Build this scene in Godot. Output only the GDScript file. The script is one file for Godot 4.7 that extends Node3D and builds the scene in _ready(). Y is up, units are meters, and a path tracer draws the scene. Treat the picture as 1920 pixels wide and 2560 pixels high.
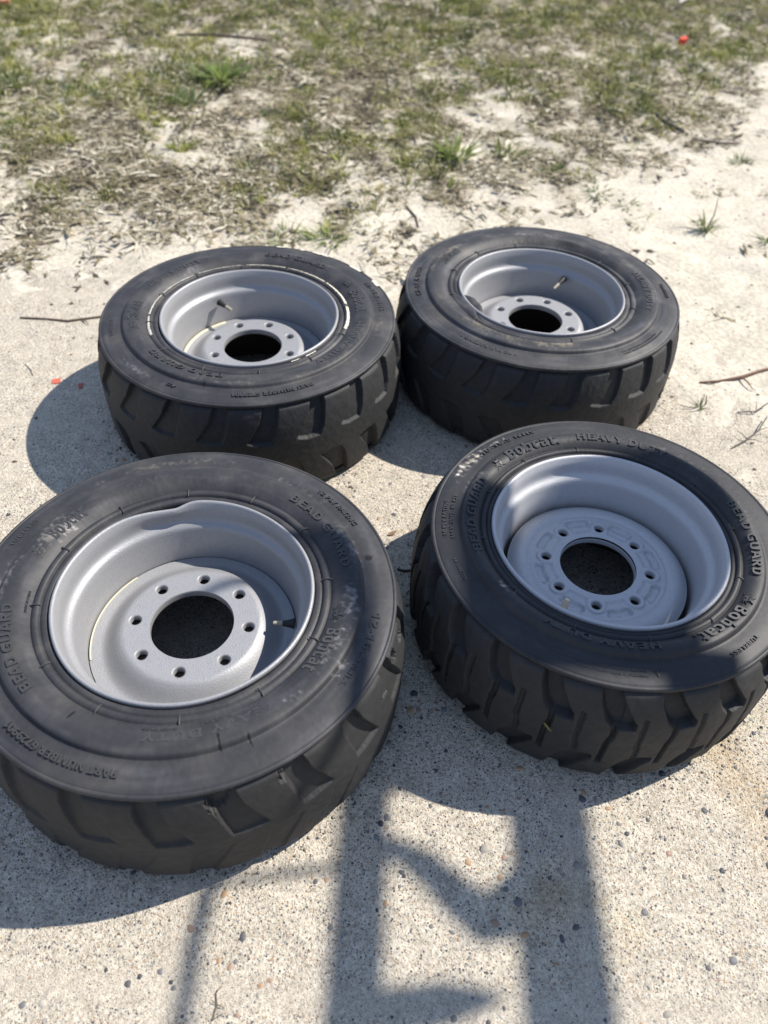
extends Node3D

const SUN := Vector3(0.220, 0.272, -0.100)          # towards the sun
const WHEELS := [Vector2(-0.3394, -0.8331), Vector2(0.4349, -1.0316), Vector2(-0.3679, -1.727), Vector2(0.3947, -1.9305)]
var cam_at := Vector3(0, 1.3605, 0)
var rubber: StandardMaterial3D
var letter_mat: StandardMaterial3D
var silver: StandardMaterial3D
var fresh_silver: StandardMaterial3D
var brass: StandardMaterial3D
var black_rubber: StandardMaterial3D
var bold: Font
var plain_font: Font
var taken := {}
var wobble := FastNoiseLite.new()
var broad := FastNoiseLite.new()
var sand_noise := FastNoiseLite.new()


# ------------------------------------------------------------------ helpers
func numbered(called: String) -> String:
	var n: int = taken.get(called, 0)
	taken[called] = n + 1
	return called if n == 0 else "%s_%03d" % [called, n]


func tag(o: Node, label: String, category: String, group := "") -> void:
	o.set_meta("label", label)
	o.set_meta("category", category)
	if group != "":
		o.set_meta("group", group)


func thing(called: String, label: String, category: String, at := Vector3.ZERO, group := "") -> Node3D:
	var o := Node3D.new()
	o.name = numbered(called)
	o.position = at
	add_child(o)
	tag(o, label, category, group)
	return o


func part(called: String, m: Mesh, mat: Material, parent: Node, label := "") -> MeshInstance3D:
	var o := MeshInstance3D.new()
	o.name = called if parent != self else numbered(called)
	o.mesh = m
	if mat:
		o.material_override = mat
	parent.add_child(o, true)
	if label != "":
		o.set_meta("label", label)
	return o


func lin(r: float, g: float, b: float) -> Color:
	return Color(r, g, b).linear_to_srgb()


func mat(c: Color, rough := 0.8, spec := 0.5) -> StandardMaterial3D:
	var m := StandardMaterial3D.new()
	m.albedo_color = c
	m.roughness = rough
	m.metallic_specular = spec
	return m


func noise_bytes(w: int, h: int, freq: float, seed_: int, octaves := 3, cell := -1) -> PackedByteArray:
	var n := FastNoiseLite.new()
	n.seed = seed_
	n.frequency = freq
	if cell >= 0:
		n.noise_type = FastNoiseLite.TYPE_CELLULAR
		n.cellular_return_type = cell
		n.fractal_type = FastNoiseLite.FRACTAL_NONE
	else:
		n.noise_type = FastNoiseLite.TYPE_SIMPLEX_SMOOTH
		n.fractal_octaves = octaves
	return n.get_seamless_image(w, h).get_data()


func tex(w: int, h: int, bytes: PackedByteArray, format := Image.FORMAT_RGB8) -> ImageTexture:
	return ImageTexture.create_from_image(Image.create_from_data(w, h, false, format, bytes))


func grid_mesh(pos: PackedVector3Array, cols: int, rows: int, uv := PackedVector2Array(), normals := PackedVector3Array(), facing := Vector3.ZERO, into: ArrayMesh = null, colors := PackedColorArray()) -> ArrayMesh:
	# a sheet of cols x rows points (columns run fastest); faces turned to agree with the normals
	var nrm := normals
	if nrm.is_empty():
		nrm = grid_normals(pos, cols, rows, false)
	var idx := PackedInt32Array()
	idx.resize((cols - 1) * (rows - 1) * 6)
	var k := 0
	for j in rows - 1:
		for i in cols - 1:
			var a := j * cols + i
			idx[k] = a; idx[k + 1] = a + 1; idx[k + 2] = a + cols
			idx[k + 3] = a + 1; idx[k + 4] = a + cols + 1; idx[k + 5] = a + cols
			k += 6
	if facing != Vector3.ZERO:
		var mid := nrm[(rows / 2) * cols + cols / 2]
		if mid.dot(facing) < 0:
			for i in nrm.size():
				nrm[i] = -nrm[i]
	# the sign of most faces decides
	var votes := 0.0
	for q in 60:
		var t := int(float(q) / 60.0 * (idx.size() / 3)) * 3
		var g := (pos[idx[t + 2]] - pos[idx[t]]).cross(pos[idx[t + 1]] - pos[idx[t]])
		votes += signf(g.dot(nrm[idx[t]])) if g.length() > 1e-12 else 0.0
	if votes < 0:
		for t in range(0, idx.size(), 3):
			var s := idx[t + 1]
			idx[t + 1] = idx[t + 2]
			idx[t + 2] = s
	var arr := []
	arr.resize(Mesh.ARRAY_MAX)
	arr[Mesh.ARRAY_VERTEX] = pos
	arr[Mesh.ARRAY_NORMAL] = nrm
	if not uv.is_empty():
		arr[Mesh.ARRAY_TEX_UV] = uv
	if not colors.is_empty():
		arr[Mesh.ARRAY_COLOR] = colors
	arr[Mesh.ARRAY_INDEX] = idx
	var m := into if into else ArrayMesh.new()
	m.add_surface_from_arrays(Mesh.PRIMITIVE_TRIANGLES, arr)
	return m


func grid_normals(pos: PackedVector3Array, cols: int, rows: int, wrap: bool) -> PackedVector3Array:
	var nrm := PackedVector3Array()
	nrm.resize(pos.size())
	for j in rows:
		var ja := maxi(j - 1, 0) * cols
		var jb := mini(j + 1, rows - 1) * cols
		for i in cols:
			var ia := i - 1
			var ib := i + 1
			if wrap:      # the first and the last column are the same place
				ia = cols - 2 if i == 0 else i - 1
				ib = 1 if i == cols - 1 else i + 1
			else:
				ia = maxi(ia, 0)
				ib = mini(ib, cols - 1)
			nrm[j * cols + i] = (pos[j * cols + ib] - pos[j * cols + ia]).cross(pos[jb + i] - pos[ja + i]).normalized()
	return nrm


func polar(theta: float, r: float, h: float) -> Vector3:
	# theta in radians, clockwise from the far side (-z) as seen from above
	return Vector3(r * sin(theta), h, -r * cos(theta))


func lathe(profile: PackedVector2Array, seg: int, facing_up_at_mid := Vector3.ZERO, change = null, into: ArrayMesh = null, a0 := 0.0, a1 := TAU) -> ArrayMesh:
	var cols := seg + 1
	var rows := profile.size()
	var pos := PackedVector3Array()
	var uv := PackedVector2Array()
	pos.resize(cols * rows)
	uv.resize(cols * rows)
	for j in rows:
		for i in cols:
			var th := lerpf(a0, a1, float(i) / seg)
			var p := profile[j]
			if change != null:
				p = change.call(th, p)
			pos[j * cols + i] = polar(th, p.x, p.y)
			uv[j * cols + i] = Vector2(th / TAU, (p.x - 0.2) / 0.18)
	var full := absf(a1 - a0 - TAU) < 1e-4
	var nrm := grid_normals(pos, cols, rows, full)
	# turn the normals: facing is given as (radial, up) at the middle of the profile
	var mid := (rows / 2) * cols
	var want := polar(a0, facing_up_at_mid.x, facing_up_at_mid.y)
	if nrm[mid].dot(want) < 0:
		for i in nrm.size():
			nrm[i] = -nrm[i]
	return grid_mesh(pos, cols, rows, uv, nrm, Vector3.ZERO, into)


func tube(points: PackedVector3Array, radii: PackedFloat32Array, sides := 8) -> ArrayMesh:
	var cols := sides + 1
	var rows := points.size()
	var pos := PackedVector3Array()
	var nrm := PackedVector3Array()
	var side := Vector3.UP
	for j in rows:
		var d := (points[mini(j + 1, rows - 1)] - points[maxi(j - 1, 0)]).normalized()
		if absf(d.dot(side)) > 0.95:
			side = Vector3.RIGHT
		var u := d.cross(side).normalized()
		var v := d.cross(u).normalized()
		for i in cols:
			var a := TAU * i / sides
			var n := u * cos(a) + v * sin(a)
			pos.append(points[j] + n * radii[mini(j, radii.size() - 1)])
			nrm.append(n)
	var m := grid_mesh(pos, cols, rows, PackedVector2Array(), nrm)
	for e in 2:   # caps
		var st := SurfaceTool.new()
		st.begin(Mesh.PRIMITIVE_TRIANGLES)
		var j := 0 if e == 0 else rows - 1
		for i in sides:
			var a := pos[j * cols + i]
			var b := pos[j * cols + i + 1]
			if e == 0:
				st.add_vertex(points[j]); st.add_vertex(a); st.add_vertex(b)
			else:
				st.add_vertex(points[j]); st.add_vertex(b); st.add_vertex(a)
		st.generate_normals()
		st.commit(m)
	return m


func box_mesh(size: Vector3, bevel := 0.004) -> ArrayMesh:
	# a box with chamfered edges: the hull of three smaller boxes, built face by face
	var st := SurfaceTool.new()
	st.begin(Mesh.PRIMITIVE_TRIANGLES)
	st.set_smooth_group(-1)
	var h := size / 2
	var b := minf(bevel, minf(h.x, minf(h.y, h.z)) * 0.5)
	var quad := func(p: Array) -> void:
		var n: Vector3 = (p[2] - p[0]).cross(p[1] - p[0])
		var c: Vector3 = (p[0] + p[1] + p[2] + p[3]) / 4.0
		var o := [0, 1, 2, 0, 2, 3] if n.dot(c) > 0 else [0, 2, 1, 0, 3, 2]
		for k in o:
			st.add_vertex(p[k])
	for ax in 3:
		var a2 := (ax + 1) % 3
		var a3 := (ax + 2) % 3
		for s in [-1.0, 1.0]:
			var p := []
			for q in [[-1, -1], [1, -1], [1, 1], [-1, 1]]:
				var v := Vector3.ZERO
				v[ax] = s * h[ax]; v[a2] = q[0] * (h[a2] - b); v[a3] = q[1] * (h[a3] - b)
				p.append(v)
			quad.call(p)
			for s2 in [-1.0, 1.0]:      # the edge between faces ax and a2
				var e := []
				for q in [[0, -1], [0, 1], [1, 1], [1, -1]]:
					var v := Vector3.ZERO
					v[ax] = s * (h[ax] if q[0] == 0 else h[ax] - b)
					v[a2] = s2 * (h[a2] - b if q[0] == 0 else h[a2])
					v[a3] = q[1] * (h[a3] - b)
					e.append(v)
				quad.call(e)
	for sx in [-1.0, 1.0]:
		for sy in [-1.0, 1.0]:
			for sz in [-1.0, 1.0]:
				var p0 := Vector3(sx * h.x, sy * (h.y - b), sz * (h.z - b))
				var p1 := Vector3(sx * (h.x - b), sy * h.y, sz * (h.z - b))
				var p2 := Vector3(sx * (h.x - b), sy * (h.y - b), sz * h.z)
				var n := (p2 - p0).cross(p1 - p0)
				for v in ([p0, p1, p2] if n.dot(p0) > 0 else [p0, p2, p1]):
					st.add_vertex(v)
	st.generate_normals()
	return st.commit()


func plate_mesh(outline: PackedVector2Array, thick: float) -> ArrayMesh:
	# a flat plate of that outline (x, z), from y = 0 up
	var st := SurfaceTool.new()
	st.begin(Mesh.PRIMITIVE_TRIANGLES)
	st.set_smooth_group(-1)
	var o := outline
	if Geometry2D.is_polygon_clockwise(o):
		o.reverse()
	var t := Geometry2D.triangulate_polygon(o)
	for k in range(0, t.size(), 3):
		var a := Vector3(o[t[k]].x, thick, o[t[k]].y)
		var b := Vector3(o[t[k + 1]].x, thick, o[t[k + 1]].y)
		var c := Vector3(o[t[k + 2]].x, thick, o[t[k + 2]].y)
		if (c - a).cross(b - a).y < 0:
			var s := b; b = c; c = s
		st.add_vertex(a); st.add_vertex(b); st.add_vertex(c)
		var dn := Vector3(0, -thick, 0)
		st.add_vertex(a + dn); st.add_vertex(c + dn); st.add_vertex(b + dn)
	var mid := Vector2.ZERO
	for p in o:
		mid += p / o.size()
	for i in o.size():
		var p := o[i]
		var q := o[(i + 1) % o.size()]
		var a := Vector3(p.x, 0, p.y); var b := Vector3(q.x, 0, q.y)
		var up := Vector3(0, thick, 0)
		var e := q - p
		var out := Vector3(e.y, 0, -e.x)
		var g := (b + up - a).cross(b - a)
		if g.dot(out) > 0:
			for v in [a, b, b + up, a, b + up, a + up]: st.add_vertex(v)
		else:
			for v in [a, b + up, b, a, a + up, b + up]: st.add_vertex(v)
	st.generate_normals()
	return st.commit()


# ------------------------------------------------------------------ the tyres
const PROFILE := [
	[0.2230, 0.2360], [0.2240, 0.2560], [0.2250, 0.2660], [0.2270, 0.2712], [0.2300, 0.2730], [0.2350, 0.2730], [0.2378, 0.2718], [0.2395, 0.2706], [0.2402, 0.2706],
	[0.2412, 0.2736], [0.2435, 0.2760], [0.2470, 0.2770], [0.2505, 0.2762], [0.2530, 0.2748], [0.2540, 0.2733], [0.2552, 0.2733], [0.2566, 0.2748], [0.2600, 0.2772],
	[0.2660, 0.2812], [0.2740, 0.2850], [0.2830, 0.2875], [0.2940, 0.2884], [0.3030, 0.2880], [0.3080, 0.2870], [0.3105, 0.2856], [0.3125, 0.2830], [0.3140, 0.2796], [0.3155, 0.2782],
	[0.3200, 0.2784], [0.3330, 0.2782], [0.3450, 0.2772], [0.3560, 0.2750], [0.3620, 0.2738], [0.3632, 0.2728], [0.3640, 0.2722], [0.3648, 0.2728], [0.3660, 0.2738],
	[0.3685, 0.2734], [0.3703, 0.2718], [0.3708, 0.2690], [0.3702, 0.2660], [0.3680, 0.2640], [0.3640, 0.2625], [0.3600, 0.2600]]
const KNOT_A := [0.223, 0.240, 0.2555, 0.3095, 0.3170, 0.3625, 0.3705]
const KNOT_F := [0.223, 0.236, 0.2490, 0.2830, 0.2905, 0.3345, 0.3435]


func knots(r: float, a: Array, b: Array) -> float:
	for i in a.size() - 1:
		if r <= a[i + 1] or i == a.size() - 2:
			return b[i] + (r - a[i]) / (a[i + 1] - a[i]) * (b[i + 1] - b[i])
	return r


func sidewall_height(r: float, narrow: bool) -> float:
	if narrow:
		r = knots(r, KNOT_F, KNOT_A)
	for i in range(4, PROFILE.size() - 1):
		if r <= PROFILE[i + 1][0]:
			var t: float = (r - PROFILE[i][0]) / maxf(PROFILE[i + 1][0] - PROFILE[i][0], 1e-5)
			return lerpf(PROFILE[i][1], PROFILE[i + 1][1], clampf(t, 0, 1)) - (0.003 if narrow else 0.0)
	return 0.27


func sidewall_texture(seed_: int, spots: Array, dust: float, tone: float) -> Array:
	var w := 1536
	var h := 112
	var fine := noise_bytes(w, h, 0.09, seed_, 3)
	var streak := noise_bytes(192, h, 0.05, seed_ + 1, 3)
	var cloud := noise_bytes(w, h, 0.012, seed_ + 2, 4)
	var rgb := PackedByteArray()
	var bump := PackedByteArray()
	rgb.resize(w * h * 3)
	bump.resize(w * h)
	var level := PackedFloat32Array()      # how grey with scuffing each place is
	level.resize(w * h)
	var warm := PackedFloat32Array()
	warm.resize(w * h)
	var cut := PackedFloat32Array()
	cut.resize(w * h)
	for s in spots:   # [theta deg, r, half width deg, half height m, strength, warmth, raggedness]
		var cx: float = fposmod(s[0], 360.0) / 360.0 * w
		var cy: float = (s[1] - 0.2) / 0.18 * h
		var rx: float = s[2] / 360.0 * w
		var ry: float = s[3] / 0.18 * h
		for y in range(maxi(0, int(cy - ry * 1.6)), mini(h, int(cy + ry * 1.6) + 1)):
			for dx in range(int(-rx * 1.6), int(rx * 1.6) + 1):
				var x := posmod(int(cx) + dx, w)
				var d := Vector2(dx / rx, (y - cy) / ry).length()
				var k := y * w + x
				var f := (fine[k] - 128) / 128.0 + (cloud[k] - 128) / 160.0
				var v := clampf((1.0 - d + f * s[6]) * (1.6 if s[4] < 0 else 0.85), 0, 1)
				if s[4] < 0:
					cut[k] = maxf(cut[k], v)
				else:
					level[k] = maxf(level[k], v * s[4])
					warm[k] = maxf(warm[k], v * s[5])
	for y in h:
		for x in w:
			var k := y * w + x
			var f := fine[k] / 255.0
			var c := cloud[k] / 255.0
			var s := streak[y * 192 + x / 8] / 255.0
			var v := tone + 0.030 * (f - 0.5) + dust * (0.10 * clampf(c * 1.5 - 0.55, 0, 1) + 0.085 * clampf(s * 2.2 - 1.15, 0, 1))
			var ww := dust * clampf(c * 2.0 - 0.9, 0, 1) * 0.5
			v = v + level[k] * 0.36 * clampf(2.6 * (0.6 * f + 0.4 * s) - 0.75, 0, 1.5)
			v = lerpf(v, 0.07, cut[k])
			var t := maxf(warm[k], ww)
			rgb[k * 3] = int(clampf(v * (1.0 + 0.10 * t) , 0, 1) * 255)
			rgb[k * 3 + 1] = int(clampf(v * (1.0 + 0.02 * t), 0, 1) * 255)
			rgb[k * 3 + 2] = int(clampf(v * (1.06 - 0.20 * t), 0, 1) * 255)
			bump[k] = int(clampf(0.5 + 0.22 * (f - 0.5) + 0.15 * (s - 0.5) + level[k] * 0.5 * (f - 0.4) - 0.4 * cut[k], 0, 1) * 255)
	return [tex(w, h, rgb), tex(w, h, bump, Image.FORMAT_L8)]


func poly_distance(p: Vector2, poly: PackedVector2Array) -> float:
	# signed distance, negative inside
	var best := 1e9
	var inside := false
	var n := poly.size()
	var j := n - 1
	for i in n:
		var a := poly[j]
		var b := poly[i]
		var e := b - a
		var t := clampf((p - a).dot(e) / e.length_squared(), 0, 1)
		best = minf(best, (p - a - e * t).length_squared())
		if (b.y > p.y) != (a.y > p.y) and p.x < (a.x - b.x) * (p.y - b.y) / (a.y - b.y) + b.x:
			inside = not inside
		j = i
	return -sqrt(best) if inside else sqrt(best)


func build_tread(parent: Node3D, kind: Dictionary) -> void:
	# the tread as one height field round the tyre, cut into a block per lug on the upper and on the lower half
	var narrow: bool = kind.narrow
	var lugs: int = kind.lugs
	var per: int = 60
	var cols := lugs * per
	var r_mid := 0.373 if narrow else 0.3915
	var r_edge := 0.3465 if narrow else 0.3715
	var lip := 0.3345 if narrow else 0.3610
	var top := 0.2620 if narrow else 0.2600
	var mid := 0.141
	var rows := 100
	var pitch := TAU / lugs
	var sign_: float = kind.flare
	# openings between lugs, in metres along the tread and up, for the upper half
	var shapes: Array[PackedVector2Array] = []
	for raw in kind.voids:
		var p := PackedVector2Array()
		for q in raw:
			p.append(Vector2(deg_to_rad(q[0]) * 0.375, q[1]))
		shapes.append(p)
	var turn := deg_to_rad(kind.start)
	var rnd := FastNoiseLite.new()
	rnd.seed = kind.seed
	rnd.frequency = 1.0
	var heights := PackedFloat32Array()
	heights.append_array([top + 0.003, top + 0.0015, top - 0.001, top - 0.0035])
	for j in range(4, rows):
		heights.append(lerpf(top - 0.0065, 0.011, float(j - 4) / (rows - 5)))
	var pos := PackedVector3Array()
	var tint := PackedColorArray()
	pos.resize((cols + 1) * rows)
	tint.resize((cols + 1) * rows)
	for i in cols + 1:
		var th := turn + pitch * (float(i) / per - 0.5)
		var ux := sin(th)
		var uz := -cos(th)
		for j in rows:
			var h := heights[j]
			var t := absf(h - mid) / (top - mid)
			var base := r_mid - (r_mid - r_edge) * pow(t, 2.3) if h > mid else r_mid - 0.0045 * pow(t, 3.0) - 0.006 * pow(clampf((0.040 - h) / 0.028, 0, 1), 2.0)
			# where this place lies in its own pitch, for the upper and for the lower lugs
			var wx: float = 0.0009 * rnd.get_noise_2d(th * 55.0 + 7.0, h * 150.0)
			var wy: float = 0.0009 * rnd.get_noise_2d(th * 55.0 + 90.0, h * 150.0)
			var depth := 0.0
			for half in 2:
				if (half == 0 and h < 0.05) or (half == 1 and h > 0.235):
					continue
				var hh := h if half == 0 else 2.0 * mid - h
				var off := th - turn - (0.0 if half == 0 else pitch * 0.5)
				var m := fposmod(off / pitch + 0.5, 1.0) - 0.5
				var lug_no := int(floor(off / pitch + 0.5))
				for s in shapes.size():
					for shift in [-1.0, 0.0, 1.0]:
						var x: float = (m + shift) * pitch * 0.375
						if x < -0.075 or x > 0.075:
							continue
						var d := poly_distance(Vector2(x + wx, hh + wy), shapes[s])
						if d < 0.0025:
							var wear: float = 1.0 + 0.35 * rnd.get_noise_2d(lug_no * 3.7 + half * 40.0 - shift * 3.7, 3.0)
							var deep: float = lerpf(kind.low, kind.high, clampf((hh - 0.15) / 0.11, 0, 1)) * wear if s == 0 else 0.0095
							depth = maxf(depth, deep * (1.0 if half == 0 else kind.under) * smoothstep(-0.0012, 0.0030, -d))
			for c in kind.tears:   # chunks torn out: [theta deg, h, half width m, half height m, depth]
				var dx: float = wrapf(th - deg_to_rad(c[0]), -PI, PI) * 0.375
				var dy: float = h - c[1]
				if absf(dx) < c[2] * 2.0 and absf(dy) < c[3] * 2.0:
					var d := Vector2(dx / c[2], dy / c[3]).length() + 0.5 * rnd.get_noise_2d(th * 90.0, h * 320.0)
					depth = maxf(depth, c[4] * smoothstep(1.05, 0.75, d))
			var r := base - depth
			r += 0.0007 * rnd.get_noise_2d(th * 16.0, h * 40.0)
			if j == 0:
				r = lip
			elif j == 1:
				r = minf(lip + 0.001, r)
			elif j == 2:
				r = minf(lerpf(lip, base, 0.55), r)
			elif j == 3:
				r = minf(base - 0.0012, r)
			r = maxf(r, lip - 0.012)
			pos[j * (cols + 1) + i] = Vector3(ux * r, h, uz * r)
			# dust lies in the openings and on the worn crown
			var dusty: float = clampf(depth / 0.008, 0, 1) * (0.55 + 0.6 * rnd.get_noise_2d(th * 30.0, h * 60.0)) + 0.25 * clampf(rnd.get_noise_2d(th * 5.0 + 50.0, h * 22.0) + 0.2, 0, 1)
			dusty += kind.crown * smoothstep(0.19, 0.12, h) * (0.75 + 0.5 * rnd.get_noise_2d(th * 9.0 + 20.0, h * 30.0))
			dusty = clampf(dusty, 0, 1) * kind.dust
			tint[j * (cols + 1) + i] = Color(1.0 + dusty * 1.0, 1.0 + dusty * 0.92, 1.0 + dusty * 0.72)
	for j in rows:   # the ring closes exactly
		pos[j * (cols + 1) + cols] = pos[j * (cols + 1)]
		tint[j * (cols + 1) + cols] = tint[j * (cols + 1)]
	var nrm := grid_normals(pos, cols + 1, rows, true)
	if nrm[20 * (cols + 1)].dot(Vector3(pos[20 * (cols + 1)].x, 0, pos[20 * (cols + 1)].z)) < 0:
		for i in nrm.size():
			nrm[i] = -nrm[i]
	var split := 51
	for lug in lugs:
		for half in 2:
			var j0 := 0 if half == 0 else split
			var j1 := split if half == 0 else rows - 1
			var p := PackedVector3Array()
			var n := PackedVector3Array()
			var c := PackedColorArray()
			for j in range(j0, j1 + 1):
				var at := j * (cols + 1) + lug * per
				p.append_array(pos.slice(at, at + per + 1))
				n.append_array(nrm.slice(at, at + per + 1))
				c.append_array(tint.slice(at, at + per + 1))
			part("tread_lug", grid_mesh(p, per + 1, j1 - j0 + 1, PackedVector2Array(), n, Vector3.ZERO, null, c), rubber, parent)


func bent(source: Mesh, theta: float, r: float, stretch: Vector2, raise: float, narrow: bool, wear := 0.0, seed_ := 0) -> ArrayMesh:
	# lettering laid along an arc of the sidewall, tops outward
	var out := ArrayMesh.new()
	for s in source.get_surface_count():
		var arr := source.surface_get_arrays(s)
		var v: PackedVector3Array = arr[Mesh.ARRAY_VERTEX]
		var n: PackedVector3Array = arr[Mesh.ARRAY_NORMAL]
		for i in v.size():
			var a := theta + v[i].x * stretch.x / r
			var rr := r + v[i].y * stretch.y
			var sunk := 0.0
			if wear > 0:
				sunk = 0.6 * wear * clampf(wobble.get_noise_2d(a * 40.0 + seed_, rr * 400.0) + 0.25, 0, 1)
			var y := sidewall_height(rr, narrow) + (raise * 1.4 if v[i].z > 0 else -0.002) - sunk
			v[i] = polar(a, rr, y)
			var q := n[i]
			n[i] = (polar(a + PI / 2, q.x, 0) + polar(a, q.y, 0) + Vector3(0, q.z, 0)).normalized()
		var made := []
		made.resize(Mesh.ARRAY_MAX)
		made[Mesh.ARRAY_VERTEX] = v
		made[Mesh.ARRAY_NORMAL] = n
		made[Mesh.ARRAY_INDEX] = arr[Mesh.ARRAY_INDEX]
		out.add_surface_from_arrays(Mesh.PRIMITIVE_TRIANGLES, made)
	return out


func lettering(tyre: Node3D, words: String, a0: float, a1: float, r: float, height: float, narrow: bool, raise := 0.0016, wear := 0.0, font: Font = null) -> void:
	# the words run from angle a0 to a1 (degrees), "height" is that of a capital
	var tm := TextMesh.new()
	tm.font = font if font else bold
	tm.text = words
	tm.font_size = 64
	tm.pixel_size = 0.01
	tm.depth = 0.1
	tm.curve_step = 2.0
	var size := tm.get_aabb().size
	var cap := 0.01 * 64 * 0.714
	var arc := deg_to_rad(a1 - a0) * r
	part("raised_lettering", bent(tm, deg_to_rad((a0 + a1) / 2), r, Vector2(arc / size.x, height / cap), raise, narrow, wear, int(a0)), letter_mat, tyre)


func cat_emblem(tyre: Node3D, deg: float, r: float, narrow: bool, raise := 0.0016) -> void:
	# a small cat's head in relief: pointed ears, cheeks with whiskers, brow and muzzle lines
	var strokes := [
		[[-8, 10], [-5, 4], [-7, 0], [-9, -4], [-6, -8], [0, -10], [6, -8], [9, -4], [7, 0], [5, 4], [8, 10], [2, 6], [-2, 6]],
		[[-9, -2], [-15, 1], [-9.5, -3.4]], [[-9, -5], [-16, -5], [-9, -6.4]], [[-8, -8], [-14, -11], [-7, -9.4]],
		[[9, -2], [15, 1], [9.5, -3.4]], [[9, -5], [16, -5], [9, -6.4]], [[8, -8], [14, -11], [7, -9.4]]]
	var layers := [[strokes, 1.0], [[[[-5, 1], [-1.5, -0.5], [-2, 1.5]], [[5, 1], [1.5, -0.5], [2, 1.5]], [[-2, -4], [2, -4], [0, -6.5]], [[-4, -7.4], [4, -7.4], [0, -8.6]]], 1.9]]
	relief(tyre, layers, deg, r, narrow, raise)


func relief(tyre: Node3D, layers: Array, deg: float, r: float, narrow: bool, raise: float) -> void:
	# flat raised shapes (millimetres) on the sidewall
	var st := SurfaceTool.new()
	st.begin(Mesh.PRIMITIVE_TRIANGLES)
	st.set_smooth_group(-1)
	for l in layers:
		for poly in l[0]:
			var o := PackedVector2Array()
			for q in poly:
				o.append(Vector2(q[0], q[1]) * 0.001)
			if Geometry2D.is_polygon_clockwise(o):
				o.reverse()
			var z: float = raise * l[1]
			var put := func(p: Vector2, hi: bool) -> void:
				var rr := r + p.y
				st.add_vertex(polar(deg_to_rad(deg) + p.x / r, rr, sidewall_height(rr, narrow) + (z if hi else -0.002)))
			var t := Geometry2D.triangulate_polygon(o)
			for k in range(0, t.size(), 3):
				for q in [0, 2, 1]:
					put.call(o[t[k + q]], true)
			for i in o.size():
				var p := o[i]
				var q := o[(i + 1) % o.size()]
				put.call(p, false); put.call(q, true); put.call(q, false)
				put.call(p, false); put.call(p, true); put.call(q, true)
	st.generate_normals()
	part("raised_emblem", st.commit(), letter_mat, tyre)


# ------------------------------------------------------------------ the rims
func disc_plate(high: Callable, r0: float, r1: float, rb: float, start: float) -> ArrayMesh:
	# the bolt face: eight sectors, each with a round hole, from radius r0 to r1
	var m := ArrayMesh.new()
	var hw := rb * PI / 8
	var edge := PackedVector2Array()
	for i in 16: edge.append(Vector2(lerpf(-hw, hw, i / 16.0), r0 - rb))
	for i in 12: edge.append(Vector2(hw, lerpf(r0 - rb, r1 - rb, i / 12.0)))
	for i in 16: edge.append(Vector2(lerpf(hw, -hw, i / 16.0), r1 - rb))
	for i in 13: edge.append(Vector2(-hw, lerpf(r1 - rb, r0 - rb, i / 12.0)))
	var cols := edge.size()
	var rings := [[0.0092, 0.0, -0.012], [0.0092, 0.0, -0.0024], [0.0118, 0.0, -0.0002], [0.0126, 0.0, 0.0], [0.0132, 0.10, 0.0], [0.0132, 0.20, 0.0], [0.0132, 0.28, 0.0], [0.0132, 0.36, 0.0], [0.0132, 0.45, 0.0], [0.0132, 0.55, 0.0], [0.0132, 0.65, 0.0], [0.0132, 0.75, 0.0], [0.0132, 0.87, 0.0], [0.0132, 1.0, 0.0]]
	for k in 8:
		var turn := deg_to_rad(start) + TAU * k / 8
		var pos := PackedVector3Array()
		for q in rings:
			for i in cols:
				var p: Vector2 = (edge[i].normalized() * q[0]).lerp(edge[i], q[1])
				var th := turn + p.x / rb
				var r := rb + p.y
				pos.append(polar(th, r, high.call(th, r) + q[2]))
		grid_mesh(pos, cols, rings.size(), PackedVector2Array(), grid_normals(pos, cols, rings.size(), true), Vector3.UP, m)
	return m


func disc_ring(high: Callable, r0: float, r1: float, steps: int, seg: int) -> ArrayMesh:
	var pos := PackedVector3Array()
	for j in steps + 1:
		for i in seg + 1:
			var th := TAU * i / seg
			var r := lerpf(r0, r1, float(j) / steps)
			pos.append(polar(th, r, high.call(th, r)))
	return grid_mesh(pos, seg + 1, steps + 1, PackedVector2Array(), grid_normals(pos, seg + 1, steps + 1, true), Vector3.UP)


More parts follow.
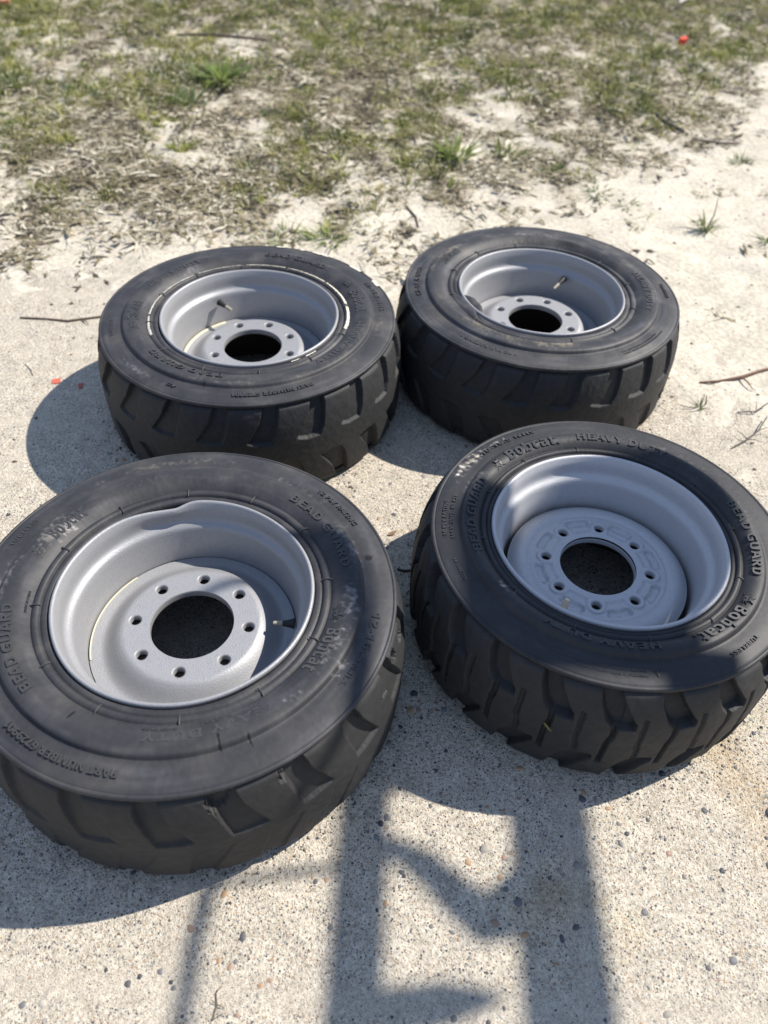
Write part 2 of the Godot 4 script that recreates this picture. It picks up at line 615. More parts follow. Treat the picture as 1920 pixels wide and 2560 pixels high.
func build_rim(wheel: Node3D, kind: Dictionary) -> void:
	var narrow: bool = kind.narrow
	var paint := fresh_silver if narrow else silver
	var drop := 0.003 if narrow else 0.0
	var shape := PackedVector2Array()
	for p in [[0.2238, 0.2660], [0.2252, 0.2715], [0.2256, 0.2755], [0.2240, 0.2780], [0.2215, 0.2788], [0.2192, 0.2778], [0.2175, 0.2750], [0.2160, 0.2705], [0.2140, 0.2660], [0.2126, 0.2600],
			[0.2119, 0.2530], [0.2115, 0.2450], [0.2108, 0.2395], [0.2088, 0.2352], [0.2048, 0.2318], [0.2006, 0.2290], [0.1980, 0.2248], [0.1966, 0.2180], [0.1954, 0.2080], [0.1938, 0.1980], [0.1916, 0.1850], [0.1896, 0.1650], [0.1880, 0.1300]]:
		shape.append(Vector2(p[0], p[1] - drop))
	var dent: bool = kind.dent
	var bend := func(th: float, p: Vector2) -> Vector2:
		var q := p
		var d := rad_to_deg(wrapf(th, -PI, PI))
		var wav: float = 0.0007 * sin(th * 3.0 + kind.seed) + 0.0004 * sin(th * 7.0)
		q.x += wav * smoothstep(0.23, 0.28, p.y)
		if dent and p.y > 0.215:
			var f := smoothstep(0.246, 0.274, p.y)
			var push := exp(-pow((d + 18.0) / (7.0 if d > -18.0 else 20.0), 2.0))
			q.x -= 0.0115 * push * f
			q.y -= 0.006 * push * f
		return q
	var rim := part("rim", lathe(shape, 256, Vector3(-1, 0.5, 0), bend), paint, wheel)
	var rusty := mat(lin(0.045, 0.034, 0.026), 0.85)
	part("rim_back", lathe(PackedVector2Array([Vector2(0.1878, 0.1310), Vector2(0.1880, 0.1200), Vector2(0.1900, 0.0900), Vector2(0.1990, 0.0620), Vector2(0.2060, 0.0400), Vector2(0.2120, 0.0200), Vector2(0.2200, 0.0050)]), 96, Vector3(-1, 0.3, 0)), rusty, rim, "dark rusty inner side of the rim below the disc")
	part("disc_back", lathe(PackedVector2Array([Vector2(0.0748, 0.1600 if narrow else 0.1680), Vector2(0.118, 0.157 if narrow else 0.164), Vector2(0.160, 0.138), Vector2(0.1876, 0.133)]), 96, Vector3(0, -1, 0)), rusty, rim, "dark rusty underside of the wheel disc")
	var bolt_h := 0.1760 if narrow else 0.1830
	var high: Callable
	if narrow:
		var s0 := deg_to_rad(kind.bolts)
		high = func(th: float, r: float) -> float:
			# a domed outer ring, a crease, then a face embossed between the bolts
			var h := bolt_h - 0.001
			if r > 0.136:
				h = bolt_h + 0.0015 - 0.016 * pow(clampf((r - 0.152) / 0.026, 0, 1), 2.0) - 0.004 * smoothstep(0.146, 0.137, r)
			var k := cos((th - s0) * 8.0)
			var near := fposmod(th - s0 + PI / 8, PI / 4) - PI / 8
			var gap := Vector2(near * r, r - 0.1035).length()
			h -= 0.0060 * smoothstep(-0.05, 0.15, -k) * smoothstep(0.1095, 0.1120, r) * smoothstep(0.1285, 0.1255, r)
			h += 0.0035 * smoothstep(0.0205, 0.0180, gap)
			h += 0.0035 * smoothstep(0.0940, 0.0915, r) * (1.0 - smoothstep(0.0205, 0.0180, gap))
			return h
	else:
		high = func(_th: float, r: float) -> float:
			return bolt_h - 0.032 * smoothstep(0.120, 0.168, r)
	var disc := part("wheel_disc", disc_plate(high, 0.0762, 0.128, 0.1035, kind.bolts), paint, rim)
	part("disc_flange", disc_ring(high, 0.128, 0.1795 if narrow else 0.1872, 22, 192), paint, rim)
	part("hub_bore", lathe(PackedVector2Array([Vector2(0.0762, bolt_h - 0.0022 * (1.0 if narrow else 0.0)), Vector2(0.0752, bolt_h - 0.0015), Vector2(0.0748, bolt_h - 0.004), Vector2(0.0748, bolt_h - 0.013)]), 96, Vector3(-1, 0.3, 0)), paint, rim)
	disc.set_meta("label", "flat grey wheel disc with eight bolt holes round a large bore")
	if not narrow and kind.primer > 0.0:
		var pale := mat(lin(0.52, 0.48, 0.36), 0.8)
		var p := PackedVector2Array()
		for q in [[0.0, 0.1500], [0.25, 0.1522], [0.7, 0.1526], [1.0, 0.1510]]:
			p.append(Vector2(lerpf(0.1868 - kind.weld, 0.1868, q[0]), q[1] + 0.0012))
		part("weld_bead", lathe(p, 60, Vector3(0, 1, 0), null, null, deg_to_rad(-kind.primer), deg_to_rad(kind.primer_end)), pale, rim, "pale yellow unpainted weld on the wheel disc edge")
	# the valve
	var a := deg_to_rad(kind.valve[0])
	var foot := polar(a, kind.valve[1], kind.valve[2])
	var tip := polar(a + deg_to_rad(kind.valve[5]), kind.valve[3], kind.valve[4])
	var d := (tip - foot)
	var stem := part("valve_stem", tube(PackedVector3Array([foot, foot + d * 0.15, foot + d * 0.45, foot + d * 0.55]), PackedFloat32Array([0.0100, 0.0080, 0.0056, 0.0052]), 12), black_rubber if not narrow else brass, wheel)
	part("valve_cap", tube(PackedVector3Array([foot + d * 0.52, foot + d * 0.55, foot + d * 0.78, foot + d * 0.80, foot + d * 0.97, tip]), PackedFloat32Array([0.0042, 0.0050, 0.0050, 0.0042, 0.0042, 0.0030]) if not narrow else PackedFloat32Array([0.0060, 0.0072, 0.0072, 0.0060, 0.0060, 0.0045]), 12), brass if narrow else mat(lin(0.30, 0.27, 0.21), 0.5), stem)


func build_wheel(n: int, kind: Dictionary) -> void:
	var wheel := thing("skid_steer_wheel", kind.label, "wheel", Vector3(WHEELS[n].x, 0.001, WHEELS[n].y), "used skid steer wheels lying flat on the concrete")
	var narrow: bool = kind.narrow
	var shape := PackedVector2Array()
	for p in PROFILE:
		shape.append(Vector2(knots(p[0], KNOT_A, KNOT_F) if narrow else p[0], p[1] - (0.003 if narrow else 0.0)))
	var bulge: Array = kind.bulge      # [theta deg, half width deg, inward m, up m]
	var seat := func(th: float, p: Vector2) -> Vector2:
		var q := p
		q.y += 0.0010 * sin(th * 2.0 + kind.seed) * smoothstep(0.23, 0.28, p.x)
		if bulge.size() and p.x < 0.262:
			var d := rad_to_deg(wrapf(th - deg_to_rad(bulge[0]), -PI, PI))
			var f: float = exp(-pow(d / bulge[1], 4.0)) * smoothstep(0.262, 0.228, p.x)
			q.x -= bulge[2] * f
			q.y += bulge[3] * f
		return q
	var maps := sidewall_texture(kind.seed, kind.spots, kind.dust, 0.165 if narrow else 0.184)
	var wall := StandardMaterial3D.new()
	wall.albedo_texture = maps[0]
	wall.roughness = 0.56
	wall.metallic_specular = 0.42
	wall.heightmap_enabled = true
	wall.heightmap_texture = maps[1]
	wall.heightmap_scale = 0.12
	var body := lathe(shape, 420, Vector3(0.1, 1, 0), seat)
	var low := PackedVector2Array()
	for p in [[0.3720, 0.0200], [0.3760, 0.0120], [0.3720, 0.0070], [0.3600, 0.0030], [0.3300, 0.0010], [0.2700, 0.0012], [0.2450, 0.0060], [0.2280, 0.0120], [0.2120, 0.0260]]:
		low.append(Vector2(knots(p[0], KNOT_A, KNOT_F) if narrow else p[0], p[1]))
	lathe(low, 128, Vector3(0.1, -1, 0), null, body)
	var tyre := MeshInstance3D.new()
	tyre.name = "tyre"
	tyre.mesh = body
	body.surface_set_material(0, wall)
	body.surface_set_material(1, rubber)
	wheel.add_child(tyre)
	build_tread(tyre, kind)
	build_rim(wheel, kind)
	# moulded ribs across the bead ring, every thirty degrees
	for k in 12:
		var a: float = deg_to_rad(kind.ribs + 30.0 * k)
		var r0 := 0.2372 if narrow else 0.2390
		var r1 := 0.2515 if narrow else 0.2580
		var pts := PackedVector3Array()
		for q in [0.0, 0.3, 0.7, 1.0]:
			var r := lerpf(r0, r1, q)
			pts.append(polar(a, r, (0.2745 if narrow else 0.2780) - 0.003 * pow(absf(q - 0.5) * 2.0, 2.0)))
		part("bead_rib", tube(pts, PackedFloat32Array([0.0011, 0.0016, 0.0016, 0.0011]), 6), letter_mat, tyre)
	for w in kind.words:       # [text, from deg, to deg, radius, capital height, raise, wear]
		if w[0] == "cat":
			cat_emblem(tyre, w[1], w[3], narrow, w[5])
		elif w[0] == "triangle":
			relief(tyre, [[[[[-7, -6], [7, -6], [6, -5], [-6, -5]], [[-7, -6], [-6, -5], [0, 5], [0, 7]], [[7, -6], [0, 7], [0, 5], [6, -5]]], 1.0]], w[1], w[3], narrow, w[5])
		elif w[0] == "arrow":
			relief(tyre, [[[[[-12, 0], [-5, 6], [-5, 3.4], [12, 3.4], [12, 1.8], [-3, 1.8], [-3, -1.8], [12, -1.8], [12, -3.4], [-5, -3.4], [-5, -6]]], 1.0]], w[1], w[3], narrow, w[5])
		else:
			lettering(tyre, w[0], w[1], w[2], w[3], w[4], narrow, w[5], w[6])
	# extras that lie on the sidewall
	for e in kind.paint:       # pale paint: [theta from, to, r0, r1]
		var p := PackedVector2Array()
		for q in 5:
			var r := lerpf(e[2], e[3], q / 4.0)
			p.append(Vector2(r, sidewall_height(r, narrow) + 0.0010))
		var rag := func(th: float, v: Vector2) -> Vector2:
			return Vector2(v.x + 0.0016 * wobble.get_noise_2d(th * 400.0, v.x * 900.0), v.y)
		part("paint_mark", lathe(p, maxi(6, int((e[1] - e[0]) * 1.5)), Vector3(0, 1, 0), rag, null, deg_to_rad(e[0]), deg_to_rad(e[1])), e[4], tyre, "pale dried paint on the tyre")


# ------------------------------------------------------------------ ground
func concrete_maps() -> Array:
	var n := 1024
	var fbm := noise_bytes(n, n, 0.012, 11, 4)
	var mid := noise_bytes(n, n, 0.06, 12, 3)
	var fine := noise_bytes(n, n, 0.30, 13, 2)
	var value_a := noise_bytes(n, n, 0.22, 21, 1, FastNoiseLite.RETURN_CELL_VALUE)
	var far_a := noise_bytes(n, n, 0.22, 21, 1, FastNoiseLite.RETURN_DISTANCE)
	var value_b := noise_bytes(n, n, 0.12, 22, 1, FastNoiseLite.RETURN_CELL_VALUE)
	var far_b := noise_bytes(n, n, 0.12, 22, 1, FastNoiseLite.RETURN_DISTANCE)
	var rgb := PackedByteArray()
	var bump := PackedByteArray()
	rgb.resize(n * n * 3)
	bump.resize(n * n)
	for k in n * n:
		var f := fine[k] / 255.0
		var m := mid[k] / 255.0
		var v := 0.700 + 0.23 * (f - 0.5) + 0.20 * (m - 0.5) + 0.12 * (fbm[k] / 255.0 - 0.5)
		var r := v * 1.03
		var g := v * 0.982
		var b := v * 0.898
		var h := 0.45 + 0.35 * (f - 0.5) + 0.25 * (m - 0.5)
		# grains of sand and fine gravel set in the paste
		var a := value_a[k]
		if far_a[k] < 95:
			var t := (a * 7) % 16
			if t == 0: r = 0.34; g = 0.34; b = 0.35
			elif t == 1: r = 0.60; g = 0.50; b = 0.40
			elif t == 2: r = 0.80; g = 0.78; b = 0.73
			elif t == 3: r = 0.50; g = 0.48; b = 0.45
			elif t == 4: r = 0.70; g = 0.64; b = 0.54
			if t < 5:
				h += 0.12
		elif far_a[k] > 165:
			h -= 0.14
			r *= 0.93; g *= 0.92; b *= 0.91
		var c := value_b[k]
		if far_b[k] < 70:
			var t := (c * 5) % 23
			if t == 0: r = 0.27; g = 0.28; b = 0.30; h += 0.1
			elif t == 1: r = 0.62; g = 0.53; b = 0.43; h += 0.1
			elif t == 2: r = 0.56; g = 0.55; b = 0.53; h += 0.1
		rgb[k * 3] = int(clampf(r, 0, 1) * 255)
		rgb[k * 3 + 1] = int(clampf(g, 0, 1) * 255)
		rgb[k * 3 + 2] = int(clampf(b, 0, 1) * 255)
		bump[k] = int(clampf(h, 0, 1) * 255)
	return [tex(n, n, rgb), tex(n, n, bump, Image.FORMAT_L8)]


func sand_maps() -> Array:
	var n := 1024
	var fbm := noise_bytes(n, n, 0.008, 31, 4)
	var mid := noise_bytes(n, n, 0.05, 32, 3)
	var fine := noise_bytes(n, n, 0.28, 33, 2)
	var value_a := noise_bytes(n, n, 0.14, 34, 1, FastNoiseLite.RETURN_CELL_VALUE)
	var far_a := noise_bytes(n, n, 0.14, 34, 1, FastNoiseLite.RETURN_DISTANCE)
	var rgb := PackedByteArray()
	var bump := PackedByteArray()
	rgb.resize(n * n * 3)
	bump.resize(n * n)
	for k in n * n:
		var f := fine[k] / 255.0
		var m := mid[k] / 255.0
		var v := 0.755 + 0.10 * (f - 0.5) + 0.16 * (m - 0.5) + 0.10 * (fbm[k] / 255.0 - 0.5)
		var r := v * 1.025
		var g := v * 0.985
		var b := v * 0.905
		var h := 0.4 + 0.22 * (f - 0.5) + 0.55 * (m - 0.5)
		if far_a[k] < 60 and (value_a[k] * 7) % 19 == 0:
			r = 0.40; g = 0.36; b = 0.31
			h += 0.15
		rgb[k * 3] = int(clampf(r, 0, 1) * 255)
		rgb[k * 3 + 1] = int(clampf(g, 0, 1) * 255)
		rgb[k * 3 + 2] = int(clampf(b, 0, 1) * 255)
		bump[k] = int(clampf(h, 0, 1) * 255)
	return [tex(n, n, rgb), tex(n, n, bump, Image.FORMAT_L8)]


const EDGE := [[-3.0, -2.9], [-1.46, -2.66], [-1.1, -2.72], [-0.86, -2.90], [-0.54, -2.80], [-0.25, -2.60], [0.0, -2.82], [0.16, -3.10], [0.51, -3.25], [0.87, -3.40], [1.36, -3.85], [1.64, -4.40], [2.05, -4.98], [3.5, -6.2]]


func litter_edge(x: float) -> float:
	# how far out (z) the litter begins
	if x <= EDGE[0][0]:
		return EDGE[0][1]
	for i in EDGE.size() - 1:
		if x <= EDGE[i + 1][0]:
			return lerpf(EDGE[i][1], EDGE[i + 1][1], (x - EDGE[i][0]) / (EDGE[i + 1][0] - EDGE[i][0]))
	return EDGE[-1][1]


func litter_at(x: float, z: float) -> float:
	var d := litter_edge(x) - z
	var n := 0.7 * broad.get_noise_2d(x * 1.0, z * 0.55) + 0.75 * broad.get_noise_2d(x * 3.4 + 40.0, z * 1.7) + 0.5 * broad.get_noise_2d(x * 9.0 + 10.0, z * 5.0)
	return clampf(smoothstep(-0.35, 0.5, d) * 0.72 + n * 1.55 - 0.15 + 0.16 * clampf(-z - 3.8, 0, 2), 0, 1) * smoothstep(-0.5, 0.1, d)


func green_at(x: float, z: float) -> float:
	var d := litter_edge(x) - z
	var n := 0.75 * broad.get_noise_2d(x * 1.3 + 90.0, z * 0.7 + 20.0) + 0.5 * broad.get_noise_2d(x * 4.0 + 60.0, z * 2.2)
	return clampf(0.13 + 0.75 * smoothstep(-3.5, -4.8, z) + n * 1.7 - 0.10, 0, 1) * smoothstep(-0.1, 0.5, d)


func sand_height(x: float, z: float) -> float:
	var line := -1.92 + 0.62 * smoothstep(-0.2, 1.2, x) + 0.34 * sand_noise.get_noise_2d(x * 2.4, z * 2.4) + 0.26 * sand_noise.get_noise_2d(x * 9.0, z * 9.0)
	var rise := smoothstep(-0.35, 0.9, line - z)
	var y := -0.020 + 0.030 * rise + 0.016 * rise * sand_noise.get_noise_2d(x * 2.2, z * 2.2) + 0.004 * rise * sand_noise.get_noise_2d(x * 9.0, z * 9.0)
	y += 0.010 * sand_noise.get_noise_2d(x * 4.0 + 9.0, z * 4.0) * rise
	y += 0.016 * smoothstep(-0.2, 0.5, litter_edge(x) - z) * sand_noise.get_noise_2d(x * 5.5, z * 5.5 + 70.0)
	y += 0.05 * smoothstep(-3.0, -6.0, z) * sand_noise.get_noise_2d(x * 0.7, z * 0.7)
	if z > -0.9 - 0.3 * absf(x):
		y = minf(y, -0.03)
	return y


func spread(at: float, fine: float, step: float, most: float) -> PackedFloat32Array:
	# coordinates: close together up to "fine" on both sides of "at", ever wider beyond
	var out := PackedFloat32Array([at])
	var s := step
	var x := 0.0
	while x < most:
		x += s
		if x > fine:
			s *= 1.16
		out.append(at + x)
		out.insert(0, at - x)
	return out


func build_ground() -> void:
	# the sandy ground: one sheet out to the horizon
	var m := mat(Color.WHITE, 0.95, 0.3)
	var maps := sand_maps()
	m.albedo_texture = maps[0]
	m.vertex_color_use_as_albedo = true
	m.uv1_triplanar = true
	m.uv1_world_triplanar = true
	m.uv1_scale = Vector3.ONE * 0.8
	m.heightmap_enabled = true
	m.heightmap_texture = maps[1]
	m.heightmap_scale = 0.42
	var xs := spread(0.0, 3.4, 0.035, 90.0)
	var zs := spread(-3.9, 2.6, 0.035, 90.0)
	var pos := PackedVector3Array()
	var col := PackedColorArray()
	for z in zs:
		for x in xs:
			pos.append(Vector3(x, sand_height(x, z), z))
			var l := litter_at(x, z)
			var n := sand_noise.get_noise_2d(x * 1.6, z * 1.6)
			var c := Color(0.90, 0.89, 0.88) * (1.0 + 0.12 * n)
			c = c.lerp(Color(0.52, 0.48, 0.41), clampf(l * 0.9, 0, 0.7))
			c.a = 1.0
			col.append(c)
	part("sandy_ground", grid_mesh(pos, xs.size(), zs.size(), PackedVector2Array(), PackedVector3Array(), Vector3.UP, null, col), m, self).set_meta("kind", "structure")
	# the concrete slab
	var cm := mat(Color.WHITE, 0.88, 0.35)
	var cmaps := concrete_maps()
	cm.albedo_texture = cmaps[0]
	cm.vertex_color_use_as_albedo = true
	cm.uv1_triplanar = true
	cm.uv1_world_triplanar = true
	cm.uv1_scale = Vector3.ONE * 1.55
	cm.heightmap_enabled = true
	cm.heightmap_texture = cmaps[1]
	cm.heightmap_scale = 0.45
	pos = PackedVector3Array()
	col = PackedColorArray()
	var nx := 200
	var nz := 190
	for j in nz + 1:
		for i in nx + 1:
			var x := lerpf(-2.6, 2.4, float(i) / nx)
			var z := lerpf(-2.45, 2.3, float(j) / nz)
			pos.append(Vector3(x, 0.0009 * sand_noise.get_noise_2d(x * 6.0, z * 6.0), z))
			# pale dust at the left, brownish stains at the right
			var left := smoothstep(-0.10, -0.32, x + 0.25 * sand_noise.get_noise_2d(x * 2.5, z * 2.5))
			var stain := clampf(sand_noise.get_noise_2d(x * 2.6 + 30.0, z * 2.6) * 1.6 + 0.15, 0, 1) * smoothstep(0.05, 0.4, x) * smoothstep(-1.2, -0.6, z)
			var n := sand_noise.get_noise_2d(x * 5.0, z * 5.0)
			var brush := sand_noise.get_noise_2d(x * 26.0 + z * 7.0, z * 2.2) * 0.5 + 0.5 * sand_noise.get_noise_2d(x * 9.0 + z * 2.5, z * 1.2 + 40.0)
			var c := Color(1.11, 1.095, 1.075) * (1.0 + 0.12 * n + 0.17 * brush)
			c = c.lerp(Color(1.36, 1.37, 1.40) * (1.0 + 0.10 * brush), left * 0.8)
			c = c.lerp(Color(0.80, 0.71, 0.58), stain * 0.85)
			c = c.lerp(Color(1.42, 1.40, 1.36) * (1.0 + 0.10 * n), smoothstep(-0.8, -1.75, z + 0.3 * sand_noise.get_noise_2d(x * 3.0, z * 3.0)) * 0.85)
			c.a = 1.0
			col.append(c)
	var slab := part("concrete_slab", grid_mesh(pos, nx + 1, nz + 1, PackedVector2Array(), PackedVector3Array(), Vector3.UP, null, col), cm, self)
	slab.set_meta("kind", "structure")
	var body := part("slab_edge", box_mesh(Vector3(5.0, 0.12, 4.75), 0.006), cm, slab)
	body.position = Vector3(-0.1, -0.064, -0.075)
	build_pebbles(slab)


func pebble_mesh(seed_: int) -> ArrayMesh:
	# a worn flush stone: an uneven outline, gently domed
	var rnd := RandomNumberGenerator.new()
	rnd.seed = seed_
	var st := SurfaceTool.new()
	st.begin(Mesh.PRIMITIVE_TRIANGLES)
	var n := 9
	var rim := PackedVector3Array()
	var crown := PackedVector3Array()
	var long := rnd.randf_range(0.62, 1.0)
	for i in n:
		var a := TAU * i / n
		var r := rnd.randf_range(0.80, 1.08)
		rim.append(Vector3(cos(a) * r, -0.05, sin(a) * r * long))
		crown.append(Vector3(cos(a) * r * 0.72, 0.13, sin(a) * r * 0.72 * long))
	for i in n:
		var j := (i + 1) % n
		for v in [crown[i], rim[i], rim[j], crown[i], rim[j], crown[j], Vector3(0, 0.17, 0), crown[i], crown[j]]:
			st.add_vertex(v)
	st.index()
	st.generate_normals()
	return st.commit()


func seen_from_camera(p: Vector3) -> float:
	# size on the picture of a metre at p, 0 when p is out of the frame or behind a wheel
	var cam: Camera3D = get_node("camera")
	var v := cam.transform.affine_inverse() * p
	if v.z > -0.1:
		return 0.0
	var t := tan(deg_to_rad(33.3))
	if absf(v.x / v.z) > t * 0.75 or absf(v.y / v.z) > t:
		return 0.0
	for w in WHEELS:
		for h in [0.27, 0.2, 0.12, 0.04]:
			var q := cam_at.lerp(p, (cam_at.y - h) / (cam_at.y - p.y))
			if Vector2(q.x, q.z).distance_to(w) < 0.385:
				return 0.0
	return 1.0 / -v.z


func build_pebbles(slab: Node3D) -> void:
	var rnd := RandomNumberGenerator.new()
	rnd.seed = 4
	var tones := [lin(0.050, 0.052, 0.058), lin(0.085, 0.085, 0.09), lin(0.14, 0.14, 0.14), lin(0.25, 0.23, 0.20), lin(0.34, 0.22, 0.13), lin(0.30, 0.20, 0.15), lin(0.40, 0.37, 0.32), lin(0.17, 0.19, 0.19), lin(0.24, 0.15, 0.12)]
	var share := [0.17, 0.32, 0.48, 0.64, 0.72, 0.80, 0.93, 0.98, 1.0]
	var mats := []
	for c in tones:
		mats.append(mat(c, 0.62, 0.45))
	var meshes := []
	for k in 7:
		meshes.append(pebble_mesh(100 + k))
	var stones := []
	for k in 15000:
		var x := rnd.randf_range(-1.7, 1.7)
		var z := rnd.randf_range(-2.2, 0.9)
		var keep := clampf(0.75 + 1.1 * sand_noise.get_noise_2d(x * 1.8 + 15.0, z * 1.8), 0.15, 1.0) * (0.25 + 0.75 * smoothstep(-0.42, -0.18, x + 0.1 * sand_noise.get_noise_2d(x * 3.0, z * 3.0)) * smoothstep(-1.5, -1.0, z))
		var q := rnd.randf()
		var s := 0.0017 + 0.0026 * pow(rnd.randf(), 2.0) + 0.0064 * pow(rnd.randf(), 5.5)
		var w := rnd.randf()
		var kind := 0
		while kind < 8 and w > share[kind]:
			kind += 1
		var turn := rnd.randf() * TAU
		var shape := rnd.randi() % 7
		if q > keep:
			continue
		var p := Vector3(x, 0.0002 + 0.0009 * sand_noise.get_noise_2d(x * 6.0, z * 6.0), z)
		var f := seen_from_camera(p)
		stones.append([f * s, p, s, kind, turn, shape])
	stones.sort_custom(func(a, b): return a[0] > b[0])
	for k in 300:
		var s: Array = stones[k]
		var o := part("pebble", meshes[s[5]], mats[s[3]], slab)
		o.transform = Transform3D(Basis(Vector3.UP, s[4]).scaled(Vector3(s[2], s[2], s[2])), s[1])
	var mm := MultiMesh.new()
	mm.transform_format = MultiMesh.TRANSFORM_3D
	mm.use_colors = true
	mm.mesh = meshes[2]
	mm.instance_count = stones.size() - 300
	for k in range(300, stones.size()):
		var s: Array = stones[k]
		mm.set_instance_transform(k - 300, Transform3D(Basis(Vector3.UP, s[4]).scaled(Vector3(s[2], s[2], s[2])), s[1]))
		mm.set_instance_color(k - 300, tones[s[3]].srgb_to_linear())
	var all := MultiMeshInstance3D.new()
	all.name = "fine_gravel"
	all.multimesh = mm
	var vm := mat(Color.WHITE, 0.65, 0.45)
	vm.vertex_color_use_as_albedo = true
	all.material_override = vm
	slab.add_child(all, true)
	all.set_meta("kind", "stuff")


# ------------------------------------------------------------------ plants and litter
func strip(st: SurfaceTool, from: Vector3, dir: Vector3, bend: Vector3, length: float, width: float, steps := 3) -> void:
	var side := dir.cross(Vector3.UP if absf(dir.y) < 0.9 else Vector3.RIGHT).normalized() * width * 0.5
	var prev := from
	for k in steps:
		var t0 := float(k) / steps
		var t1 := float(k + 1) / steps
		var p := from + dir * length * t1 + bend * length * t1 * t1
		var w0 := side * (1.0 - pow(t0, 1.6)) if k > 0 else side * 0.75
		var w1 := side * (1.0 - pow(t1, 1.6))
		st.add_vertex(prev - w0); st.add_vertex(prev + w0); st.add_vertex(p + w1)
		if k < steps - 1:
			st.add_vertex(prev - w0); st.add_vertex(p + w1); st.add_vertex(p - w1)
		prev = p


func tuft_mesh(seed_: int, blades: int, length: float, width: float, lean: float, foot: float) -> ArrayMesh:
	var rnd := RandomNumberGenerator.new()
	rnd.seed = seed_
	var st := SurfaceTool.new()
	st.begin(Mesh.PRIMITIVE_TRIANGLES)
	st.set_smooth_group(-1)
	for k in blades:
		var a := rnd.randf() * TAU
		var out := Vector3(cos(a), 0, sin(a))
		var l := rnd.randf_range(0.2, 1.0) * lean
		strip(st, out * foot * rnd.randf(), (Vector3.UP + out * l).normalized(), (out * rnd.randf_range(0.1, 0.6) - Vector3.UP * rnd.randf_range(0.1, 0.5)), length * rnd.randf_range(0.45, 1.0), width * rnd.randf_range(0.7, 1.3))
	st.generate_normals()
	return st.commit()


func straw_mesh(seed_: int, n: int) -> ArrayMesh:
	# a flat scatter of dead stems and bits
	var rnd := RandomNumberGenerator.new()
	rnd.seed = seed_
	var st := SurfaceTool.new()
	st.begin(Mesh.PRIMITIVE_TRIANGLES)
	st.set_smooth_group(-1)
	for k in n:
		var a := rnd.randf() * TAU
		var b := rnd.randf() * TAU
		var d := Vector3(cos(a), rnd.randf_range(-0.05, 0.40), sin(a)).normalized()
		strip(st, Vector3(cos(b) * 0.05, 0.002 + rnd.randf() * 0.008, sin(b) * 0.05) * sqrt(rnd.randf()), d, Vector3(rnd.randf_range(-0.4, 0.4), -0.12, rnd.randf_range(-0.4, 0.4)), rnd.randf_range(0.018, 0.075) if k % 3 else rnd.randf_range(0.020, 0.045), rnd.randf_range(0.0016, 0.0045) if k % 3 else rnd.randf_range(0.008, 0.017), 2)
	st.generate_normals()
	return st.commit()


func scatter(called: String, mesh: Mesh, places: Array, material: Material) -> void:
	var mm := MultiMesh.new()
	mm.transform_format = MultiMesh.TRANSFORM_3D
	mm.use_colors = true
	mm.mesh = mesh
	mm.instance_count = places.size()
	for k in places.size():
		mm.set_instance_transform(k, places[k][0])
		mm.set_instance_color(k, places[k][1])
	var o := MultiMeshInstance3D.new()
	o.name = numbered(called)
	o.multimesh = mm
	o.material_override = material
	add_child(o)
	o.set_meta("kind", "stuff")
	o.set_meta("label", {"dry_grass_litter": "brown dead grass and straw littering the pale sand behind the wheels", "green_grass": "short green grass and weeds growing through the litter at the back", "leaf_crumbs": "dark crumbs of leaves, bark and grit on the sand and round the tyres"}[called])
	o.set_meta("category", "grass" if called == "green_grass" else "litter")


